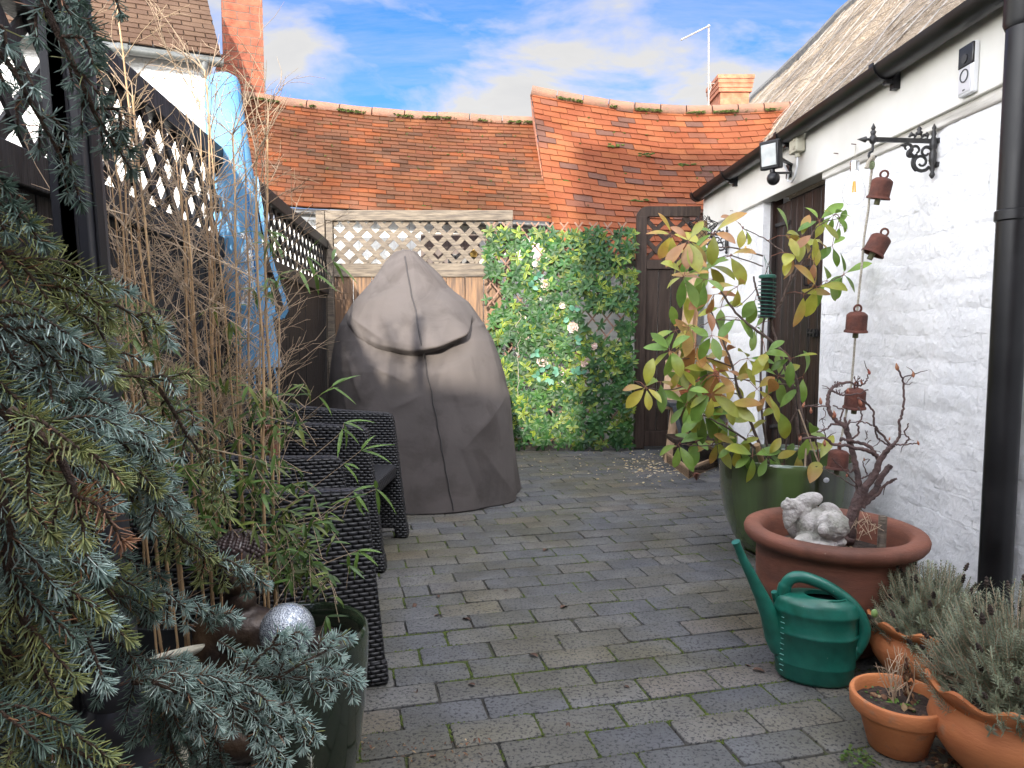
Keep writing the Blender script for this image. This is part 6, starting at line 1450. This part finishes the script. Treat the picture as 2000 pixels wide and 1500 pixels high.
# ---- blue spruce, very near on the left
sp_ = thing('blue_spruce', 'blue spruce with drooping needled branches filling the left foreground', 'spruce', (-.86, .72, 0))
bn = MB(); bw = MB(); bdn = MB(); rs = random.Random(21); J = lambda a: rs.uniform(-a, a)
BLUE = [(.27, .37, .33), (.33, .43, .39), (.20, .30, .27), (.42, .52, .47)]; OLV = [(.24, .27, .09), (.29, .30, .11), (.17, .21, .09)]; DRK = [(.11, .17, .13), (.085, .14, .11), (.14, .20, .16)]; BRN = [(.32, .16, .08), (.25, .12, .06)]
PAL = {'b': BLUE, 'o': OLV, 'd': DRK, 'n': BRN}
def spray(p0, p1, kind, Ln=.0185, dens=1.25, r_=.0026, sag=.012, tipburst=True):
    p0, p1 = V(p0), V(p1); L_ = (p1 - p0).length; m = p0.lerp(p1, .5) + V((J(.008), J(.008), sag)); s = smoothpath([p0, m, p1], 6); n = len(s)
    bw.tube(s, [r_ * (1 - .55 * i / n) for i in range(n)], 5)
    cnt = int(L_ / .00085 * dens)
    for k in range(cnt):
        f = (k + rs.random()) / cnt; i = min(n - 2, int(f * (n - 1))); q = s[i].lerp(s[i + 1], f * (n - 1) - i); ax = (s[i + 1] - s[i]).normalized(); sd = ax.orthogonal().normalized(); s2 = ax.cross(sd)
        an = k * 2.39996; rad = sd * math.cos(an) + s2 * math.sin(an)
        fw = .55 + .55 * f ** 3 + J(.15); d = (rad + ax * fw + V((0, 0, .18)) + V((J(.12), J(.12), J(.12)))).normalized()
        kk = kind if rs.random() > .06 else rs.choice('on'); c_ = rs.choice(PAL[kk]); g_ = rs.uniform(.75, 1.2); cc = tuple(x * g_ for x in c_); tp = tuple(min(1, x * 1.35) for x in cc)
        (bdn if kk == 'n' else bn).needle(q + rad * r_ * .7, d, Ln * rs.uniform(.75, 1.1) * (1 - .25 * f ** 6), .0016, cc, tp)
    if tipburst:
        for k in range(26): d = ((p1 - p0).normalized() * .9 + rdir() * .9).normalized(); c_ = rs.choice(PAL[kind]); bn.needle(p1, d, Ln * rs.uniform(.6, .95), .0016, c_, tuple(min(1, x * 1.4) for x in c_))
def branch(path, Ys, r0, r1, kinds, side=14, L_=(.07, .13), dens=.8):
    pts = [P(x, y, Y) for (x, y), Y in zip(path, Ys)]; s = smoothpath(pts, 8); n = len(s); bw.tube(s, [r0 + (r1 - r0) * i / n for i in range(n)], 7)
    for k in range(side):
        f = (k + .5 + J(.3)) / side; i = min(n - 2, max(0, int(f * (n - 1)))); ax = (s[i + 1] - s[i]).normalized(); sdv = ax.cross(V((J(.4), -1, J(.4)))).normalized() * (1 if k % 2 else -1)
        d = (ax * rs.uniform(.7, 1.1) + sdv * rs.uniform(.5, .9) + V((0, J(.3), -.25))).normalized(); ll = rs.uniform(*L_) * (1.1 - .4 * f)
        spray(s[i], s[i] + d * ll, rs.choice(kinds), dens=dens)
    spray(s[-4], s[-1] + (s[-1] - s[-4]).normalized() * .03, kinds[0], dens=1.1)
    for k in range(int((s[-1] - s[0]).length / .0018)):     # needles along the bough itself
        f = rs.random(); i = min(n - 2, int(f * (n - 1))); q = s[i].lerp(s[i + 1], rs.random()); ax = (s[i + 1] - s[i]).normalized(); d = (rdir() + ax * .6).normalized(); c_ = rs.choice(PAL[rs.choice(kinds)]); bn.needle(q, d, .019, .0012, c_, c_)
# upper hanging boughs
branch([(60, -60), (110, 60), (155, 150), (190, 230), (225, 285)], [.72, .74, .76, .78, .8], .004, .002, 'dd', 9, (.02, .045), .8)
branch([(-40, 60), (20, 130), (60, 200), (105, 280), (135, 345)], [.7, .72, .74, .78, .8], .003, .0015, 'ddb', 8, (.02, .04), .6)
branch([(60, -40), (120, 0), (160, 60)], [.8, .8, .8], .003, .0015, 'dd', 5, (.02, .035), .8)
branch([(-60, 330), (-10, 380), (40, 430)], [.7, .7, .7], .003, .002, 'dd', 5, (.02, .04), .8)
spray(P(225, -20, .85), P(236, 28, .85), 'd', Ln=.013)
# middle boughs
branch([(-80, 470), (30, 500), (100, 560), (150, 640), (180, 700)], [.72, .74, .78, .82, .86], .005, .002, 'ood', 16, (.05, .09))
branch([(100, 560), (160, 580), (235, 600), (300, 648)], [.85, .9, .94, .98], .003, .0015, 'bbo', 8, (.03, .05))
branch([(-60, 600), (30, 650), (90, 690), (85, 740)], [.7, .72, .74, .74], .004, .0015, 'bob', 14, (.04, .08))
branch([(160, 720), (260, 735), (345, 745)], [.9, .92, .95], .003, .0012, 'o', 0); branch([(200, 710), (300, 750), (360, 840), (400, 900), (430, 960)], [.92, .94, .97, 1.0, 1.02], .0035, .0015, 'oob', 10, (.03, .05), .5)
branch([(-60, 760), (60, 790), (160, 810), (235, 860), (265, 900)], [.74, .78, .82, .86, .88], .005, .002, 'bbd', 18, (.05, .09))
branch([(-60, 700), (0, 800), (90, 860), (160, 940), (140, 1040)], [.68, .7, .72, .76, .78], .006, .003, 'obd', 16, (.05, .10))
branch([(20, 800), (80, 850), (130, 920), (150, 990)], [.62, .62, .62, .62], .0045, .003, 'on', 5, (.05, .08))
branch([(60, 860), (180, 900), (250, 930), (300, 968)], [.78, .82, .86, .88], .004, .0015, 'bbo', 14, (.04, .08))
branch([(250, 850), (310, 980), (380, 1075), (488, 1130)], [.9, .95, 1.0, 1.06], .0045, .0018, 'bod', 16, (.04, .08))
branch([(300, 900), (340, 980), (370, 1030), (385, 1075)], [1.0, 1.02, 1.06, 1.08], .003, .0015, 'nob', 8, (.03, .04))
# lower boughs
branch([(-60, 880), (10, 1000), (20, 1120), (60, 1250), (80, 1380)], [.62, .64, .66, .68, .7], .007, .003, 'odb', 18, (.06, .11))
branch([(-60, 1050), (60, 1120), (140, 1200), (150, 1275)], [.66, .7, .72, .72], .005, .002, 'bob', 16, (.05, .09))
branch([(60, 1000), (140, 1080), (210, 1150), (270, 1200)], [.82, .86, .92, .98], .007, .003, 'dbo', 16, (.05, .09))
branch([(250, 1130), (320, 1170), (380, 1195), (430, 1210)], [.96, 1.0, 1.06, 1.1], .004, .002, 'bbd', 9, (.03, .05))
branch([(500, 1325), (540, 1290), (565, 1262)], [1.1, 1.1, 1.1], .003, .0015, 'bb', 4, (.02, .035))
branch([(260, 1330), (380, 1330), (500, 1325), (600, 1325), (668, 1330)], [.98, 1.04, 1.08, 1.12, 1.14], .006, .002, 'bb', 18, (.035, .07))
branch([(540, 1325), (600, 1290), (650, 1265)], [1.08, 1.1, 1.12], .003, .0015, 'bb', 4, (.03, .04)); branch([(470, 1325), (520, 1270), (560, 1255)], [1.05, 1.05, 1.05], .003, .0015, 'bb', 4, (.03, .045))
branch([(360, 1320), (420, 1350), (500, 1400), (530, 1470)], [.96, 1.0, 1.02, 1.02], .005, .002, 'bb', 16, (.04, .075))
branch([(300, 1330), (360, 1360), (400, 1400)], [.92, .96, .98], .004, .0015, 'bb', 10, (.04, .06)); branch([(430, 1340), (520, 1380), (590, 1425)], [1.0, 1.04, 1.06], .003, .0015, 'bb', 8, (.03, .05))
branch([(-60, 1180), (20, 1290), (70, 1370), (110, 1450)], [.7, .74, .78, .8], .007, .003, 'odd', 14, (.05, .08))
branch([(-60, 1350), (60, 1420), (160, 1500), (220, 1560)], [.62, .66, .7, .7], .006, .003, 'od', 14, (.06, .10))
branch([(300, 1340), (330, 1430), (350, 1560)], [.98, 1.0, 1.0], .005, .002, 'dd', 16, (.05, .09)); branch([(220, 1240), (300, 1350), (420, 1440), (440, 1560)], [1.0, 1.02, 1.06, 1.06], .005, .002, 'dd', 14, (.05, .09))
# loose fill of sprays
POLY = [(-60, 470), (120, 520), (200, 640), (240, 720), (260, 800), (320, 900), (420, 1000), (470, 1110), (470, 1200), (520, 1300), (480, 1400), (440, 1560), (-60, 1560)]
def inside(x, y):
    c = False
    for (x0, y0), (x1, y1) in zip(POLY, POLY[1:] + POLY[:1]):
        if (y0 > y) != (y1 > y) and x < (x1 - x0) * (y - y0) / (y1 - y0) + x0: c = not c
    return c
k = 0
while k < 55:
    x, y = rs.uniform(-60, 520), rs.uniform(480, 1560)
    if not inside(x, y): continue
    if 170 < x < 310 and y > 1290: continue
    if 90 < x < 250 and 1240 < y < 1500 and rs.random() < .8: continue
    if x > 370 and 970 < y < 1300: continue
    if 290 < x < 400 and 1230 < y < 1400: continue
    k += 1; Y = .80 + .35 * x / 500 + rs.uniform(0, .22); p = P(x, y, Y); d = V((rs.uniform(.1, 1), J(.5), rs.uniform(-.9, .3))).normalized(); L_ = rs.uniform(.06, .12); spray(p - d * L_, p, rs.choice('dddob'), dens=.7, tipburst=rs.random() < .5)
# trunk
bw.tube([V((-.88, .72, 0)), V((-.87, .73, .8)), V((-.85, .72, 1.5)), V((-.84, .7, 2.0))], [.035, .03, .02, .008], 10)
bw.build('branches', m_bark, sp_, smooth=180); bn.build('needles', m_needle, sp_, col=True, smooth=0); bdn.build('dead_needles', m_needle, sp_, col=True, smooth=0)
